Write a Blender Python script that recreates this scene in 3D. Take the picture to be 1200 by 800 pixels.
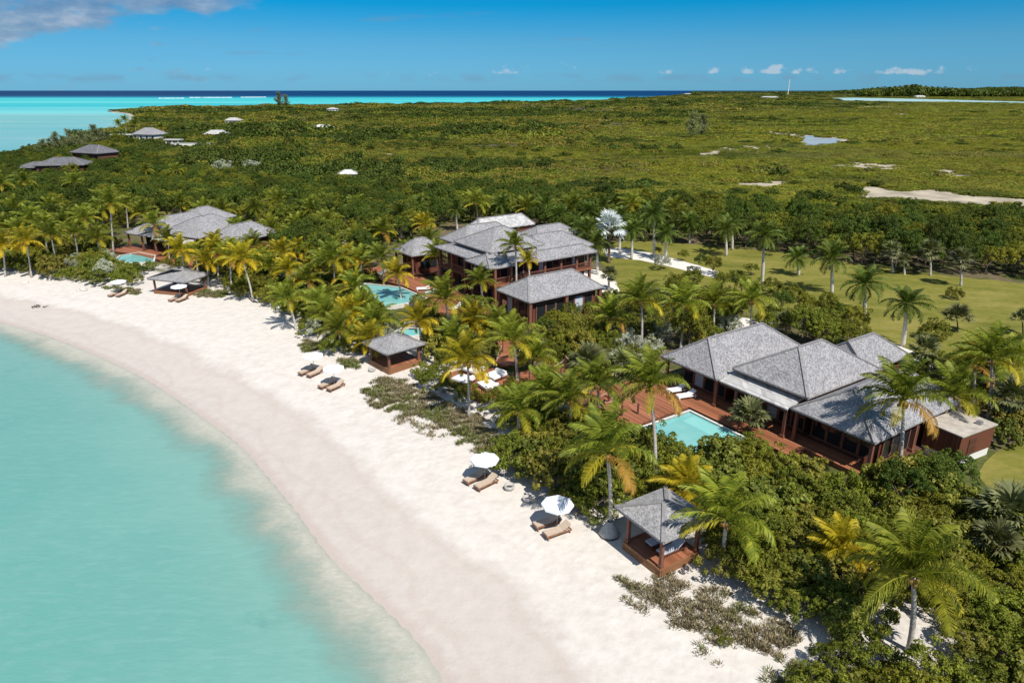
import bpy, bmesh, math, random
import numpy as np
from mathutils import Vector, Matrix
from mathutils.geometry import tessellate_polygon

for ob in list(bpy.data.objects):
    bpy.data.objects.remove(ob)
SC = bpy.context.scene
COL = SC.collection
R = math.radians

# ------------------------------------------------------------------ camera
CAM_H = 30.0
PITCH = math.atan(294 / 800.0)
FPX = 800.0                                   # focal length in pixels of a 1200 px wide frame
cam_data = bpy.data.cameras.new('camera')
cam = bpy.data.objects.new('camera', cam_data)
COL.objects.link(cam)
cam.location = (0, 0, CAM_H)
cam.rotation_euler = (math.pi / 2 - PITCH, 0, 0)
cam_data.sensor_width = 36.0
cam_data.lens = 24.0
cam_data.clip_start = 0.5
cam_data.clip_end = 200000.0
SC.camera = cam

# ------------------------------------------------------------------ light
SUN_EL = R(54.0)
SUN_AZ = math.atan2(0.50, -0.86)              # compass style: x = sin, y = cos
SUN_DIR = Vector((math.sin(SUN_AZ) * math.cos(SUN_EL), math.cos(SUN_AZ) * math.cos(SUN_EL), math.sin(SUN_EL)))
sun_data = bpy.data.lights.new('sun', 'SUN')
sun_data.energy = 4.6
sun_data.angle = R(0.53)
sun_data.color = (1.0, 0.955, 0.885)
sun = bpy.data.objects.new('sun', sun_data)
COL.objects.link(sun)
sun.location = (40, -60, 120)
sun.rotation_euler = (-SUN_DIR).to_track_quat('-Z', 'Y').to_euler()

world = bpy.data.worlds.new('World')
SC.world = world
world.use_nodes = True
SC.view_settings.view_transform = 'Standard'
SC.view_settings.look = 'None'
SC.view_settings.exposure = 0.32
SC.view_settings.gamma = 1.0
SC.view_settings.use_curve_mapping = False
SC.cycles.max_bounces = 8
SC.cycles.diffuse_bounces = 3
SC.cycles.glossy_bounces = 2
SC.cycles.transparent_max_bounces = 12
SC.cycles.transmission_bounces = 4


class NT:
    """small helper round a node tree"""
    def __init__(self, tree, clear=True):
        self.t = tree
        if clear:
            tree.nodes.clear()

    def n(self, kind, **kw):
        nd = self.t.nodes.new(kind)
        for k, v in kw.items():
            if k == 'ins':
                for i, val in v.items():
                    if hasattr(val, 'is_output'):
                        self.t.links.new(val, nd.inputs[i])
                    else:
                        nd.inputs[i].default_value = val
            else:
                setattr(nd, k, v)
        return nd

    def l(self, a, b):
        self.t.links.new(a, b)

    def math(self, op, a, b=None, c=None, clamp=False):
        ins = {0: a}
        if b is not None:
            ins[1] = b
        if c is not None:
            ins[2] = c
        return self.n('ShaderNodeMath', operation=op, use_clamp=clamp, ins=ins).outputs[0]

    def vmath(self, op, a, b=None):
        ins = {0: a}
        if b is not None:
            ins[1] = b
        return self.n('ShaderNodeVectorMath', operation=op, ins=ins).outputs[0]

    def noise(self, vec, scale, detail=4.0, rough=0.55, w=None, dist=0.0):
        nd = self.n('ShaderNodeTexNoise', ins={'Scale': scale, 'Detail': detail, 'Roughness': rough, 'Distortion': dist})
        if vec is not None:
            self.l(vec, nd.inputs['Vector'])
        return nd.outputs['Fac']

    def ramp(self, fac, stops, interp='LINEAR'):
        nd = self.n('ShaderNodeValToRGB')
        cr = nd.color_ramp
        cr.interpolation = interp
        while len(cr.elements) < len(stops):
            cr.elements.new(0.5)
        for e, (p, c) in zip(cr.elements, stops):
            e.position = p
            e.color = tuple(c) + (1.0,) if len(c) == 3 else c
        self.l(fac, nd.inputs[0])
        return nd.outputs[0]

    def rng(self, v, a, b, c=0.0, d=1.0, smooth=True):
        nd = self.n('ShaderNodeMapRange', interpolation_type='SMOOTHSTEP' if smooth else 'LINEAR', clamp=True,
                    ins={1: a, 2: b, 3: c, 4: d})
        if hasattr(v, 'is_output'):
            self.l(v, nd.inputs[0])
        else:
            nd.inputs[0].default_value = v
        return nd.outputs[0]

    def mix(self, fac, a, b, blend='MIX'):
        nd = self.n('ShaderNodeMix', data_type='RGBA', blend_type=blend)
        for sock, v in ((nd.inputs[0], fac), (nd.inputs[6], a), (nd.inputs[7], b)):
            if hasattr(v, 'is_output'):
                self.l(v, sock)
            else:
                sock.default_value = v if not isinstance(v, tuple) or len(v) == 4 else v + (1.0,)
        return nd.outputs[2]

    def sep(self, v):
        return self.n('ShaderNodeSeparateXYZ', ins={0: v}).outputs

    def comb(self, x, y, z):
        return self.n('ShaderNodeCombineXYZ', ins={0: x, 1: y, 2: z}).outputs[0]


# ---- sky with procedural clouds
def build_world():
    t = NT(world.node_tree)
    sky = t.n('ShaderNodeTexSky', sky_type='NISHITA')
    sky.sun_disc = False
    sky.sun_elevation = SUN_EL
    sky.sun_rotation = SUN_AZ
    sky.altitude = 0
    sky.air_density = 1.0
    sky.dust_density = 0.15
    sky.ozone_density = 3.0
    d = t.n('ShaderNodeTexCoord').outputs['Generated']
    x, y, z = t.sep(d)
    # deep Caribbean azure: the grade follows elevation above the horizon
    grade = t.ramp(z, [(0.0, (0.19, 0.56, 1.12)), (0.03, (0.195, 0.56, 1.02)), (0.06, (0.18, 0.56, 0.92)), (0.106, (0.012, 0.53, 0.90)), (0.2, (0.12, 0.58, 0.92)), (0.45, (0.5, 0.8, 1.0))])
    col = t.mix(1.0, sky.outputs[0], grade, 'MULTIPLY')
    ax = t.math('DIVIDE', x, t.math('MAXIMUM', y, 0.05))       # tangent of azimuth
    ez = t.math('DIVIDE', z, t.math('MAXIMUM', y, 0.05))       # tangent of elevation
    # upper-left cloud bank
    v1 = t.comb(t.math('MULTIPLY', ax, 1.0), t.math('MULTIPLY', ez, 3.2), 0.3)
    n1 = t.noise(v1, 8.5, 9.0, 0.62)
    lim = t.rng(ax, -0.75, -0.36, 0.050, 0.098, False)         # lower edge rises to the right
    m1 = t.rng(t.math('SUBTRACT', ez, lim), -0.020, 0.035)
    m2 = t.rng(ax, -0.43, -0.27, 1.0, 0.0)
    dens1 = t.rng(t.math('ADD', n1, t.math('MULTIPLY', t.math('MULTIPLY', m1, m2), 0.36)), 0.60, 0.79)
    dens1 = t.math('MULTIPLY', t.math('MULTIPLY', dens1, m2), 0.78)
    n1b = t.noise(t.comb(t.math('ADD', ax, 3.0), t.math('MULTIPLY', ez, 3.2), 1.0), 13.0, 8.0, 0.62)
    ccol = t.ramp(n1b, [(0.36, (1.6, 2.6, 4.2)), (0.52, (2.6, 3.5, 4.9)), (0.66, (4.4, 4.9, 5.8))])
    col = t.mix(dens1, col, ccol)
    # thin dark wisps higher up, to the right
    vw = t.comb(t.math('MULTIPLY', ax, 1.0), t.math('MULTIPLY', ez, 9.0), 7.3)
    nw = t.noise(vw, 6.5, 3.0, 0.5)
    mw = t.math('MULTIPLY', t.rng(ez, 0.035, 0.055), t.rng(ez, 0.085, 0.105, 1.0, 0.0))
    dw = t.math('MULTIPLY', t.math('MULTIPLY', t.rng(nw, 0.63, 0.72), mw), t.rng(ax, 0.25, 0.55, 0.25, 0.8))
    col = t.mix(dw, col, (2.0, 2.6, 3.8, 1))
    # small cumulus low over the horizon with a faint grey base line
    v2 = t.comb(t.math('MULTIPLY', ax, 1.0), t.math('MULTIPLY', ez, 1.6), 4.4)
    n2 = t.noise(v2, 26.0, 4.0, 0.55)
    big = t.noise(t.comb(ax, 0.0, 9.0), 5.0, 1.0, 0.5)
    band = t.math('MULTIPLY', t.rng(ez, 0.017, 0.023), t.rng(ez, 0.024, 0.040, 1.0, 0.0))
    right = t.math('MULTIPLY', t.rng(ax, -0.12, 0.06), t.rng(big, 0.40, 0.58, 0.35, 1.0))
    d2 = t.rng(t.math('ADD', n2, t.math('MULTIPLY', t.math('MULTIPLY', band, right), 0.24)), 0.675, 0.78)
    d2 = t.math('MULTIPLY', d2, t.math('MULTIPLY', t.rng(band, 0.0, 0.4), 0.66))
    col = t.mix(d2, col, (5.4, 6.2, 7.0, 1))
    nb = t.noise(t.comb(ax, t.math('MULTIPLY', ez, 2.0), 2.2), 22.0, 3.0, 0.5)
    b2 = t.math('MULTIPLY', t.rng(ez, 0.006, 0.016), t.rng(ez, 0.016, 0.024, 1.0, 0.0))
    db = t.math('MULTIPLY', t.math('MULTIPLY', t.rng(nb, 0.40, 0.62), b2), 0.38)
    col = t.mix(db, col, (1.8, 2.9, 4.3, 1))
    bg = t.n('ShaderNodeBackground', ins={0: col, 1: 0.080})
    out = t.n('ShaderNodeOutputWorld')
    t.l(bg.outputs[0], out.inputs[0])


build_world()


# ------------------------------------------------------------------ where things stand
def ray(px, py):
    x = (px - 600) / FPX
    y = (py - 400) / FPX
    c, s = math.cos(PITCH), math.sin(PITCH)
    return Vector((x, c - y * s, -s - y * c))


def at(px, py, z=1.4):
    d = ray(px, py)
    k = (z - CAM_H) / d.z
    return Vector((d.x * k, d.y * k, z))


def proj(x, y, z):
    c, s = math.cos(PITCH), math.sin(PITCH)
    dz = z - CAM_H
    f = y * c - dz * s
    return 600 + FPX * x / f, 400 - FPX * (y * s + dz * c) / f


def inside(poly, x, y):
    """vectorised point in polygon, poly = [(x, y)]"""
    x = np.asarray(x, float)
    y = np.asarray(y, float)
    r = np.zeros(x.shape, bool)
    n = len(poly)
    for i in range(n):
        x0, y0 = poly[i][0], poly[i][1]
        x1, y1 = poly[(i + 1) % n][0], poly[(i + 1) % n][1]
        if y0 == y1:
            continue
        c = ((y0 > y) != (y1 > y)) & (x < (x1 - x0) * (y - y0) / (y1 - y0) + x0)
        r ^= c
    return r


def dist_line(pts, x, y, closed=True):
    x = np.asarray(x, float)
    y = np.asarray(y, float)
    best = np.full(x.shape, 1e18)
    n = len(pts)
    for i in range(n if closed else n - 1):
        ax, ay = pts[i][0], pts[i][1]
        bx, by = pts[(i + 1) % n][0], pts[(i + 1) % n][1]
        dx, dy = bx - ax, by - ay
        L = dx * dx + dy * dy + 1e-12
        t = np.clip(((x - ax) * dx + (y - ay) * dy) / L, 0, 1)
        best = np.minimum(best, (x - ax - t * dx) ** 2 + (y - ay - t * dy) ** 2)
    return np.sqrt(best)


def smooth_line(p, k=2):
    for _ in range(k):
        q = [p[0]]
        for a, b in zip(p[:-1], p[1:]):
            q.append((a[0] * .75 + b[0] * .25, a[1] * .75 + b[1] * .25))
            q.append((a[0] * .25 + b[0] * .75, a[1] * .25 + b[1] * .75))
        q.append(p[-1])
        p = q
    return p


W0 = lambda pts: [(at(a, b, 0).x, at(a, b, 0).y) for a, b in pts]
near_coast = W0([(522, 800), (500, 758), (446, 706), (383, 648), (347, 595), (315, 558), (288, 524), (236, 486), (173, 443),
                 (105, 411), (47, 390), (0, 377), (-60, 362), (-140, 345), (-240, 325)])
near_coast = [(60, -90), (20, -20), (8, 6)] + near_coast
far_coast = W0([(-330, 300), (-420, 255), (-330, 222), (-120, 196), (0, 188), (30, 180), (70, 169), (105, 160), (140, 151), (155, 142),
                (152, 133.5), (132, 132.0), (126, 130.4), (150, 129.2), (200, 127.5), (300, 125), (400, 124), (500, 123.2), (600, 121.5),
                (690, 119), (750, 115.6), (790, 112.6), (812, 110.4), (850, 108.4), (900, 107.3)])
COAST = smooth_line(near_coast, 2) + smooth_line(far_coast, 1)
LAND = COAST + [(70000, 60000), (70000, -90)]


def signed(x, y):
    d = dist_line(COAST, x, y, closed=False)
    return np.where(inside(LAND, x, y), d, -d)


def height(sd, x=None, y=None):
    s = np.clip(sd / 24.0, 0, 1)
    land = 1.4 * (1 - (1 - s) ** 2)
    dd = np.maximum(-sd, 0)
    sea = -(0.07 * np.minimum(dd, 4.0) + 0.32 * np.clip(dd - 4.0, 0, 5) + 0.03 * np.clip(dd - 9, 0, 90))
    return np.where(sd > 0, land, sea)


def gz(x, y):
    a = np.array([x], float)
    b = np.array([y], float)
    return float(height(signed(a, b))[0])


def ground(px, py):
    z = 1.3
    for _ in range(4):
        p = at(px, py, z)
        z = max(0.0, gz(p.x, p.y))
    p.z = z
    return p


# ------------------------------------------------------------------ mesh helpers
def mesh_np(name, V, F, mat, attrs=None, smooth=False, loc_attr=None):
    """V (n,3); F: array (m,k) or list of arrays"""
    me = bpy.data.meshes.new(name)
    V = np.ascontiguousarray(V, np.float32)
    if not isinstance(F, list):
        F = [F]
    F = [np.asarray(f, np.int32) for f in F if len(f)]
    me.vertices.add(len(V))
    me.vertices.foreach_set('co', V.ravel())
    loops = np.concatenate([f.ravel() for f in F])
    tot = np.concatenate([np.full(len(f), f.shape[1], np.int32) for f in F])
    start = np.concatenate([[0], np.cumsum(tot)[:-1]]).astype(np.int32)
    me.loops.add(len(loops))
    me.loops.foreach_set('vertex_index', loops.astype(np.int32))
    me.polygons.add(len(tot))
    me.polygons.foreach_set('loop_start', start)
    me.polygons.foreach_set('loop_total', tot)
    if smooth:
        me.polygons.foreach_set('use_smooth', np.ones(len(tot), bool))
    if mat:
        me.materials.append(mat)
    for k, v in (attrs or {}).items():
        a = me.attributes.new(k, 'FLOAT', 'POINT')
        a.data.foreach_set('value', np.asarray(v, np.float32))
    me.update()
    me.validate()
    return me


def link(name, data, parent=None, loc=None, rotz=None):
    o = bpy.data.objects.new(name, data)
    COL.objects.link(o)
    if parent is not None:
        o.parent = parent
    if loc is not None:
        o.location = loc
    if rotz is not None:
        o.rotation_euler = (0, 0, rotz)
    return o


def tag(o, label=None, cat=None, group=None, kind=None):
    if label:
        o['label'] = label
    if cat:
        o['category'] = cat
    if group:
        o['group'] = group
    if kind:
        o['kind'] = kind
    return o


def thing(name, label, cat, loc=(0, 0, 0), rotz=0.0, group=None):
    o = bpy.data.objects.new(name, None)
    o.empty_display_size = 0.3
    COL.objects.link(o)
    o.location = loc
    o.rotation_euler = (0, 0, rotz)
    return tag(o, label, cat, group)


def copy_tree(root, loc, rotz, label=None, group=None):
    r = root.copy()
    COL.objects.link(r)
    r.location = loc
    r.rotation_euler = (0, 0, rotz)
    if label:
        r['label'] = label
    if group:
        r['group'] = group

    def rec(a, b):
        for ch in list(a.children):
            c = ch.copy()
            COL.objects.link(c)
            c.parent = b
            rec(ch, c)
    rec(root, r)
    return r


class MB:
    """collects shapes into one mesh"""
    def __init__(self):
        self.v = []
        self.f = []

    def add(self, vs, fs):
        o = len(self.v)
        self.v += [tuple(p) for p in vs]
        self.f += [tuple(i + o for i in f) for f in fs]
        return self

    def box(self, x0, x1, y0, y1, z0, z1):
        vs = [(x0, y0, z0), (x1, y0, z0), (x1, y1, z0), (x0, y1, z0), (x0, y0, z1), (x1, y0, z1), (x1, y1, z1), (x0, y1, z1)]
        return self.add(vs, [(3, 2, 1, 0), (4, 5, 6, 7), (0, 1, 5, 4), (1, 2, 6, 5), (2, 3, 7, 6), (3, 0, 4, 7)])

    def bar(self, a, b, w, h, up=(0, 0, 1)):
        a, b = Vector(a), Vector(b)
        d = (b - a).normalized()
        s = d.cross(Vector(up))
        if s.length < 1e-4:
            s = d.cross(Vector((1, 0, 0)))
        s.normalize()
        u = s.cross(d)
        vs = []
        for p in (a, b):
            for i, j in ((-1, -1), (1, -1), (1, 1), (-1, 1)):
                vs.append(p + s * (w / 2 * i) + u * (h / 2 * j))
        return self.add(vs, [(3, 2, 1, 0), (4, 5, 6, 7), (0, 1, 5, 4), (1, 2, 6, 5), (2, 3, 7, 6), (3, 0, 4, 7)])

    def tube(self, pts, rad, n=8, caps=True):
        pts = [Vector(p) for p in pts]
        if not isinstance(rad, (list, tuple)):
            rad = [rad] * len(pts)
        vs, fs = [], []
        for k, p in enumerate(pts):
            d = (pts[min(k + 1, len(pts) - 1)] - pts[max(k - 1, 0)]).normalized()
            s = d.cross(Vector((0, 0, 1)))
            if s.length < 1e-3:
                s = Vector((1, 0, 0))
            s.normalize()
            u = s.cross(d)
            for i in range(n):
                a = 2 * math.pi * i / n
                vs.append(p + (s * math.cos(a) + u * math.sin(a)) * rad[k])
        for k in range(len(pts) - 1):
            for i in range(n):
                j = (i + 1) % n
                fs.append((k * n + i, k * n + j, k * n + n + j, k * n + n + i))
        if caps:
            fs.append(tuple(range(n))[::-1])
            fs.append(tuple((len(pts) - 1) * n + i for i in range(n)))
        return self.add(vs, fs)

    def lathe(self, prof, n=20, c=(0, 0, 0)):
        vs, fs = [], []
        for r, z in prof:
            for i in range(n):
                a = 2 * math.pi * i / n
                vs.append((c[0] + r * math.cos(a), c[1] + r * math.sin(a), c[2] + z))
        for k in range(len(prof) - 1):
            for i in range(n):
                j = (i + 1) % n
                fs.append((k * n + i, k * n + j, k * n + n + j, k * n + n + i))
        return self.add(vs, fs)

    def prism(self, poly, z0, z1):
        """flat-topped slab over a simple polygon"""
        n = len(poly)
        vs = [(p[0], p[1], z0) for p in poly] + [(p[0], p[1], z1) for p in poly]
        tris = tessellate_polygon([[Vector((p[0], p[1], 0)) for p in poly]])
        fs = []
        for t in tris:
            a, b, c = [Vector((poly[i][0], poly[i][1], 0)) for i in t]
            t = tuple(t) if (b - a).cross(c - a).z > 0 else tuple(t)[::-1]
            fs.append(tuple(i + n for i in t))
            fs.append(t[::-1])
        area = sum(poly[i][0] * poly[(i + 1) % n][1] - poly[(i + 1) % n][0] * poly[i][1] for i in range(n))
        for i in range(n):
            j = (i + 1) % n
            fs.append((i, j, n + j, n + i) if area > 0 else (j, i, n + i, n + j))
        return self.add(vs, fs)

    def build(self, name, mat, parent=None, smooth=False, loc=None, rotz=None):
        me = bpy.data.meshes.new(name)
        me.from_pydata(self.v, [], self.f)
        if mat:
            me.materials.append(mat)
        if smooth:
            me.polygons.foreach_set('use_smooth', [True] * len(me.polygons))
        me.update()
        return link(name, me, parent, loc, rotz)


# ------------------------------------------------------------------ materials
MATS = {}


def new_mat(name):
    m = bpy.data.materials.new(name)
    m.use_nodes = True
    MATS[name] = m
    t = NT(m.node_tree)
    out = t.n('ShaderNodeOutputMaterial')
    return m, t, out


def plain(name, col, rough=0.6, var=0.25, scale=3.0, spec=0.3, bump=0.0, stretch=(1, 1, 1), metallic=0.0):
    m, t, out = new_mat(name)
    tc = t.n('ShaderNodeTexCoord').outputs['Object']
    v = t.vmath('MULTIPLY', tc, tuple(stretch))
    n = t.noise(v, scale, 5.0, 0.6)
    dark = tuple(c * (1 - var) for c in col)
    light = tuple(min(1, c * (1 + var)) for c in col)
    c = t.ramp(n, [(0.3, dark), (0.7, light)])
    p = t.n('ShaderNodeBsdfPrincipled', ins={'Base Color': c, 'Roughness': rough, 'Specular IOR Level': spec, 'Metallic': metallic})
    if bump:
        b = t.n('ShaderNodeBump', ins={'Strength': bump, 'Distance': 0.02, 'Height': n})
        t.l(b.outputs[0], p.inputs['Normal'])
    t.l(p.outputs[0], out.inputs[0])
    return m


def boards(name, col, width=0.14, axis=0, rough=0.55, var=0.35):
    """timber boards running across the given local axis"""
    m, t, out = new_mat(name)
    tc = t.n('ShaderNodeTexCoord').outputs['Object']
    x, y, z = t.sep(tc)
    a = (x, y, z)[axis]
    b = t.math('DIVIDE', a, width)
    idx = t.math('FLOOR', b)
    fr = t.math('FRACT', b)
    wn = t.n('ShaderNodeTexWhiteNoise', noise_dimensions='1D', ins={'W': idx}).outputs[0]
    grain = t.noise(t.vmath('MULTIPLY', tc, (9, 1.2, 1.2) if axis == 0 else (1.2, 9, 1.2) if axis == 1 else (1.5, 1.5, 9)), 2.0, 5, 0.6)
    big = t.noise(tc, 0.35, 3, 0.6)
    f = t.math('ADD', t.math('MULTIPLY', wn, 0.45), t.math('MULTIPLY', grain, 0.35))
    f = t.math('ADD', f, t.math('MULTIPLY', big, 0.30))
    c = t.ramp(f, [(0.25, tuple(k * (1 - var) for k in col)), (0.60, col), (0.9, tuple(min(1, k * (1 + var)) + 0.02 for k in col))])
    gap = t.math('ADD', t.rng(fr, 0.0, 0.05, 1, 0), t.rng(fr, 0.95, 1.0, 0, 1), clamp=True)
    c = t.mix(t.math('MULTIPLY', gap, 0.7), c, tuple(k * 0.15 for k in col))
    p = t.n('ShaderNodeBsdfPrincipled', ins={'Base Color': c, 'Roughness': rough, 'Specular IOR Level': 0.3})
    t.l(p.outputs[0], out.inputs[0])
    return m


def shingle(name, lo, hi, row=0.13, wid=0.22):
    m, t, out = new_mat(name)
    tc = t.n('ShaderNodeTexCoord').outputs['Object']
    x, y, z = t.sep(tc)
    zr = t.math('DIVIDE', z, row)
    r = t.math('FLOOR', zr)
    fr = t.math('FRACT', zr)
    al = t.math('ADD', t.math('DIVIDE', t.math('ADD', x, t.math('MULTIPLY', y, 1.07)), wid), t.math('MULTIPLY', r, 0.47))
    idx = t.math('FLOOR', al)
    wn = t.n('ShaderNodeTexWhiteNoise', noise_dimensions='2D', ins={'Vector': t.comb(idx, r, 0.0)}).outputs[0]
    big = t.noise(tc, 0.5, 5, 0.65)
    fine = t.noise(tc, 7.0, 4, 0.7)
    f = t.math('ADD', t.math('MULTIPLY', wn, 0.50), t.math('MULTIPLY', big, 0.40))
    f = t.math('ADD', f, t.math('MULTIPLY', fine, 0.25))
    mid = tuple((a + b) / 2 for a, b in zip(lo, hi))
    c = t.ramp(f, [(0.22, lo), (0.55, mid), (0.88, hi)])
    stain = t.rng(t.noise(t.vmath('MULTIPLY', tc, (1, 1, 0.4)), 0.9, 6, 0.75), 0.50, 0.72)
    c = t.mix(t.math('MULTIPLY', stain, 0.35), c, tuple(k * 0.55 for k in lo))
    butt = t.rng(fr, 0.0, 0.22, 1, 0)
    c = t.mix(t.math('MULTIPLY', butt, 0.45), c, tuple(k * 0.4 for k in lo))
    p = t.n('ShaderNodeBsdfPrincipled', ins={'Base Color': c, 'Roughness': 0.7, 'Specular IOR Level': 0.35})
    b = t.n('ShaderNodeBump', ins={'Strength': 0.6, 'Distance': 0.03, 'Height': t.math('ADD', t.math('SUBTRACT', 1.0, fr), t.math('MULTIPLY', wn, 0.6))})
    t.l(b.outputs[0], p.inputs['Normal'])
    t.l(p.outputs[0], out.inputs[0])
    return m


def leaf_mat(name, dark, mid, light, alt, alt_amt=0.5, trans=0.22, loc_scale=0.05, gloss=0.35, age=None, bands=None, gain=(1.98, 1.76, 0.95)):
    dark, mid, light, alt = [tuple(a * b for a, b in zip(c, gain)) for c in (dark, mid, light, alt)]
    m, t, out = new_mat(name)
    isl = t.n('ShaderNodeNewGeometry').outputs['Random Per Island']
    oi = t.n('ShaderNodeObjectInfo')
    c = t.ramp(isl, [(0.0, dark), (0.5, mid), (1.0, light)])
    ln = t.noise(t.vmath('MULTIPLY', oi.outputs['Location'], (0.55, 1.0, 1.0)), loc_scale, 4, 0.62)
    f = t.math('ADD', t.math('MULTIPLY', oi.outputs['Random'], 0.55), t.math('MULTIPLY', ln, 0.75))
    f = t.rng(f, 0.45, 0.95)
    c = t.mix(t.math('MULTIPLY', f, alt_amt), c, t.mix(isl, tuple(k * 0.6 for k in alt), alt))
    if bands:
        b1 = t.noise(t.vmath('MULTIPLY', t.vmath('ADD', oi.outputs['Location'], (310.0, 90.0, 0.0)), (0.4, 1.0, 1.0)), bands[0], 4, 0.62)
        c = t.mix(t.rng(b1, 0.55, 0.70, 0.0, 0.65), c, t.mix(isl, tuple(k * 0.65 for k in bands[1]), bands[1]))
        b2 = t.noise(t.vmath('MULTIPLY', t.vmath('ADD', oi.outputs['Location'], (-730.0, 410.0, 0.0)), (0.5, 1.0, 1.0)), bands[0] * 2.3, 4, 0.62)
        c = t.mix(t.rng(b2, 0.52, 0.66, 0.0, 0.8), c, t.mix(isl, tuple(k * 0.6 for k in bands[2]), bands[2]))
    br = t.math('ADD', 0.72, t.math('MULTIPLY', t.math('FRACT', t.math('MULTIPLY', oi.outputs['Random'], 7.31)), 0.56))
    c = t.mix(1.0, c, t.comb(br, br, br), 'MULTIPLY')
    if age:
        a = t.n('ShaderNodeAttribute', attribute_name='age').outputs['Fac']
        yel = t.mix(isl, age[0], age[1])
        c = t.mix(t.rng(a, 0.35, 0.8), c, yel)
        c = t.mix(t.rng(a, 0.88, 1.0), c, age[2])
    p = t.n('ShaderNodeBsdfPrincipled', ins={'Base Color': c, 'Roughness': 0.55, 'Specular IOR Level': gloss * 0.4})
    tr = t.n('ShaderNodeBsdfTranslucent', ins={'Color': t.mix(1.0, c, (1.15, 1.25, 0.5, 1), 'MULTIPLY')})
    ms = t.n('ShaderNodeMixShader', ins={0: trans, 1: p.outputs[0], 2: tr.outputs[0]})
    t.l(ms.outputs[0], out.inputs[0])
    return m


def build_materials():
    leaf_mat('leaf_shrub', (0.030, 0.046, 0.010), (0.066, 0.090, 0.018), (0.125, 0.150, 0.034), (0.130, 0.125, 0.022), 0.55)
    leaf_mat('leaf_dark', (0.018, 0.036, 0.010), (0.040, 0.070, 0.016), (0.080, 0.115, 0.026), (0.070, 0.085, 0.018), 0.5, gain=(1.62, 1.50, 0.9))
    leaf_mat('leaf_seagrape', (0.034, 0.056, 0.014), (0.070, 0.096, 0.024), (0.135, 0.155, 0.046), (0.17, 0.125, 0.035), 0.45, gloss=0.5)
    leaf_mat('leaf_bright', (0.070, 0.082, 0.010), (0.125, 0.135, 0.016), (0.19, 0.185, 0.030), (0.17, 0.155, 0.03), 0.6, gain=(1.25, 1.2, 1.2))
    leaf_mat('leaf_silver', (0.13, 0.14, 0.10), (0.22, 0.23, 0.17), (0.33, 0.34, 0.27), (0.20, 0.21, 0.12), 0.25, 0.12, gain=(1.75, 1.75, 1.75))
    leaf_mat('leaf_scrub', (0.034, 0.050, 0.011), (0.066, 0.088, 0.017), (0.112, 0.134, 0.028), (0.150, 0.122, 0.045), 0.75, loc_scale=0.012, gain=(2.05, 1.85, 1.0), bands=(0.009, (0.20, 0.175, 0.07), (0.06, 0.088, 0.010)))
    leaf_mat('leaf_plain', (0.048, 0.066, 0.011), (0.084, 0.106, 0.017), (0.122, 0.143, 0.026), (0.155, 0.130, 0.045), 0.55, loc_scale=0.010, gain=(2.45, 2.18, 1.0), bands=(0.0075, (0.235, 0.215, 0.075), (0.10, 0.135, 0.010)))
    leaf_mat('leaf_thorn', (0.022, 0.040, 0.010), (0.048, 0.075, 0.016), (0.090, 0.122, 0.026), (0.085, 0.095, 0.02), 0.5, loc_scale=0.02, gain=(1.35, 1.30, 0.9))
    leaf_mat('leaf_dry', (0.12, 0.105, 0.06), (0.19, 0.165, 0.10), (0.28, 0.245, 0.16), (0.16, 0.15, 0.07), 0.5, 0.1, gain=(1, 1, 1))
    leaf_mat('leaf_casuarina', (0.05, 0.06, 0.03), (0.085, 0.10, 0.05), (0.13, 0.14, 0.075), (0.12, 0.11, 0.06), 0.4, gain=(2.3, 2.2, 1.9))
    leaf_mat('frond_coconut', (0.040, 0.068, 0.012), (0.086, 0.122, 0.020), (0.170, 0.190, 0.042), (0.13, 0.135, 0.02), 0.4, 0.28,
             gloss=0.6, age=((0.33, 0.29, 0.018), (0.52, 0.41, 0.03), (0.42, 0.22, 0.05)))
    leaf_mat('frond_golden', (0.10, 0.105, 0.010), (0.16, 0.155, 0.014), (0.24, 0.21, 0.025), (0.22, 0.18, 0.02), 0.4, 0.28,
             gloss=0.6, age=((0.48, 0.35, 0.014), (0.68, 0.48, 0.025), (0.50, 0.26, 0.04)))
    leaf_mat('frond_royal', (0.022, 0.046, 0.012), (0.045, 0.080, 0.018), (0.090, 0.125, 0.034), (0.075, 0.09, 0.02), 0.4, 0.2,
             gloss=0.6, age=((0.10, 0.085, 0.02), (0.16, 0.13, 0.03), (0.20, 0.12, 0.05)))
    leaf_mat('frond_fan', (0.070, 0.085, 0.032), (0.12, 0.14, 0.062), (0.20, 0.21, 0.11), (0.17, 0.16, 0.07), 0.4, 0.15,
             gloss=0.5, gain=(1.2, 1.15, 1.0), age=((0.2, 0.18, 0.07), (0.28, 0.24, 0.10), (0.25, 0.17, 0.08)))
    leaf_mat('frond_silver', (0.34, 0.38, 0.38), (0.48, 0.52, 0.52), (0.64, 0.67, 0.67), (0.42, 0.45, 0.42), 0.3, 0.1, gain=(1, 1, 1))
    plain('trunk_grey', (0.44, 0.40, 0.35), 0.85, 0.35, 2.0, bump=0.3, stretch=(1, 1, 6))
    plain('trunk_pale', (0.52, 0.49, 0.42), 0.8, 0.22, 2.0, bump=0.2, stretch=(1, 1, 4))
    plain('trunk_brown', (0.16, 0.11, 0.075), 0.85, 0.35, 3.0, bump=0.3, stretch=(1, 1, 4))
    plain('crownshaft', (0.10, 0.15, 0.035), 0.5, 0.2, 2.0)
    plain('coconut', (0.28, 0.15, 0.035), 0.5, 0.3, 4.0)
    plain('bark', (0.17, 0.135, 0.10), 0.85, 0.35, 3.0)
    shingle('shingle_grey', (0.15, 0.146, 0.152), (0.40, 0.388, 0.385), 0.085, 0.15)
    shingle('shingle_fine', (0.16, 0.156, 0.16), (0.42, 0.408, 0.40), 0.035, 0.11)
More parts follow.
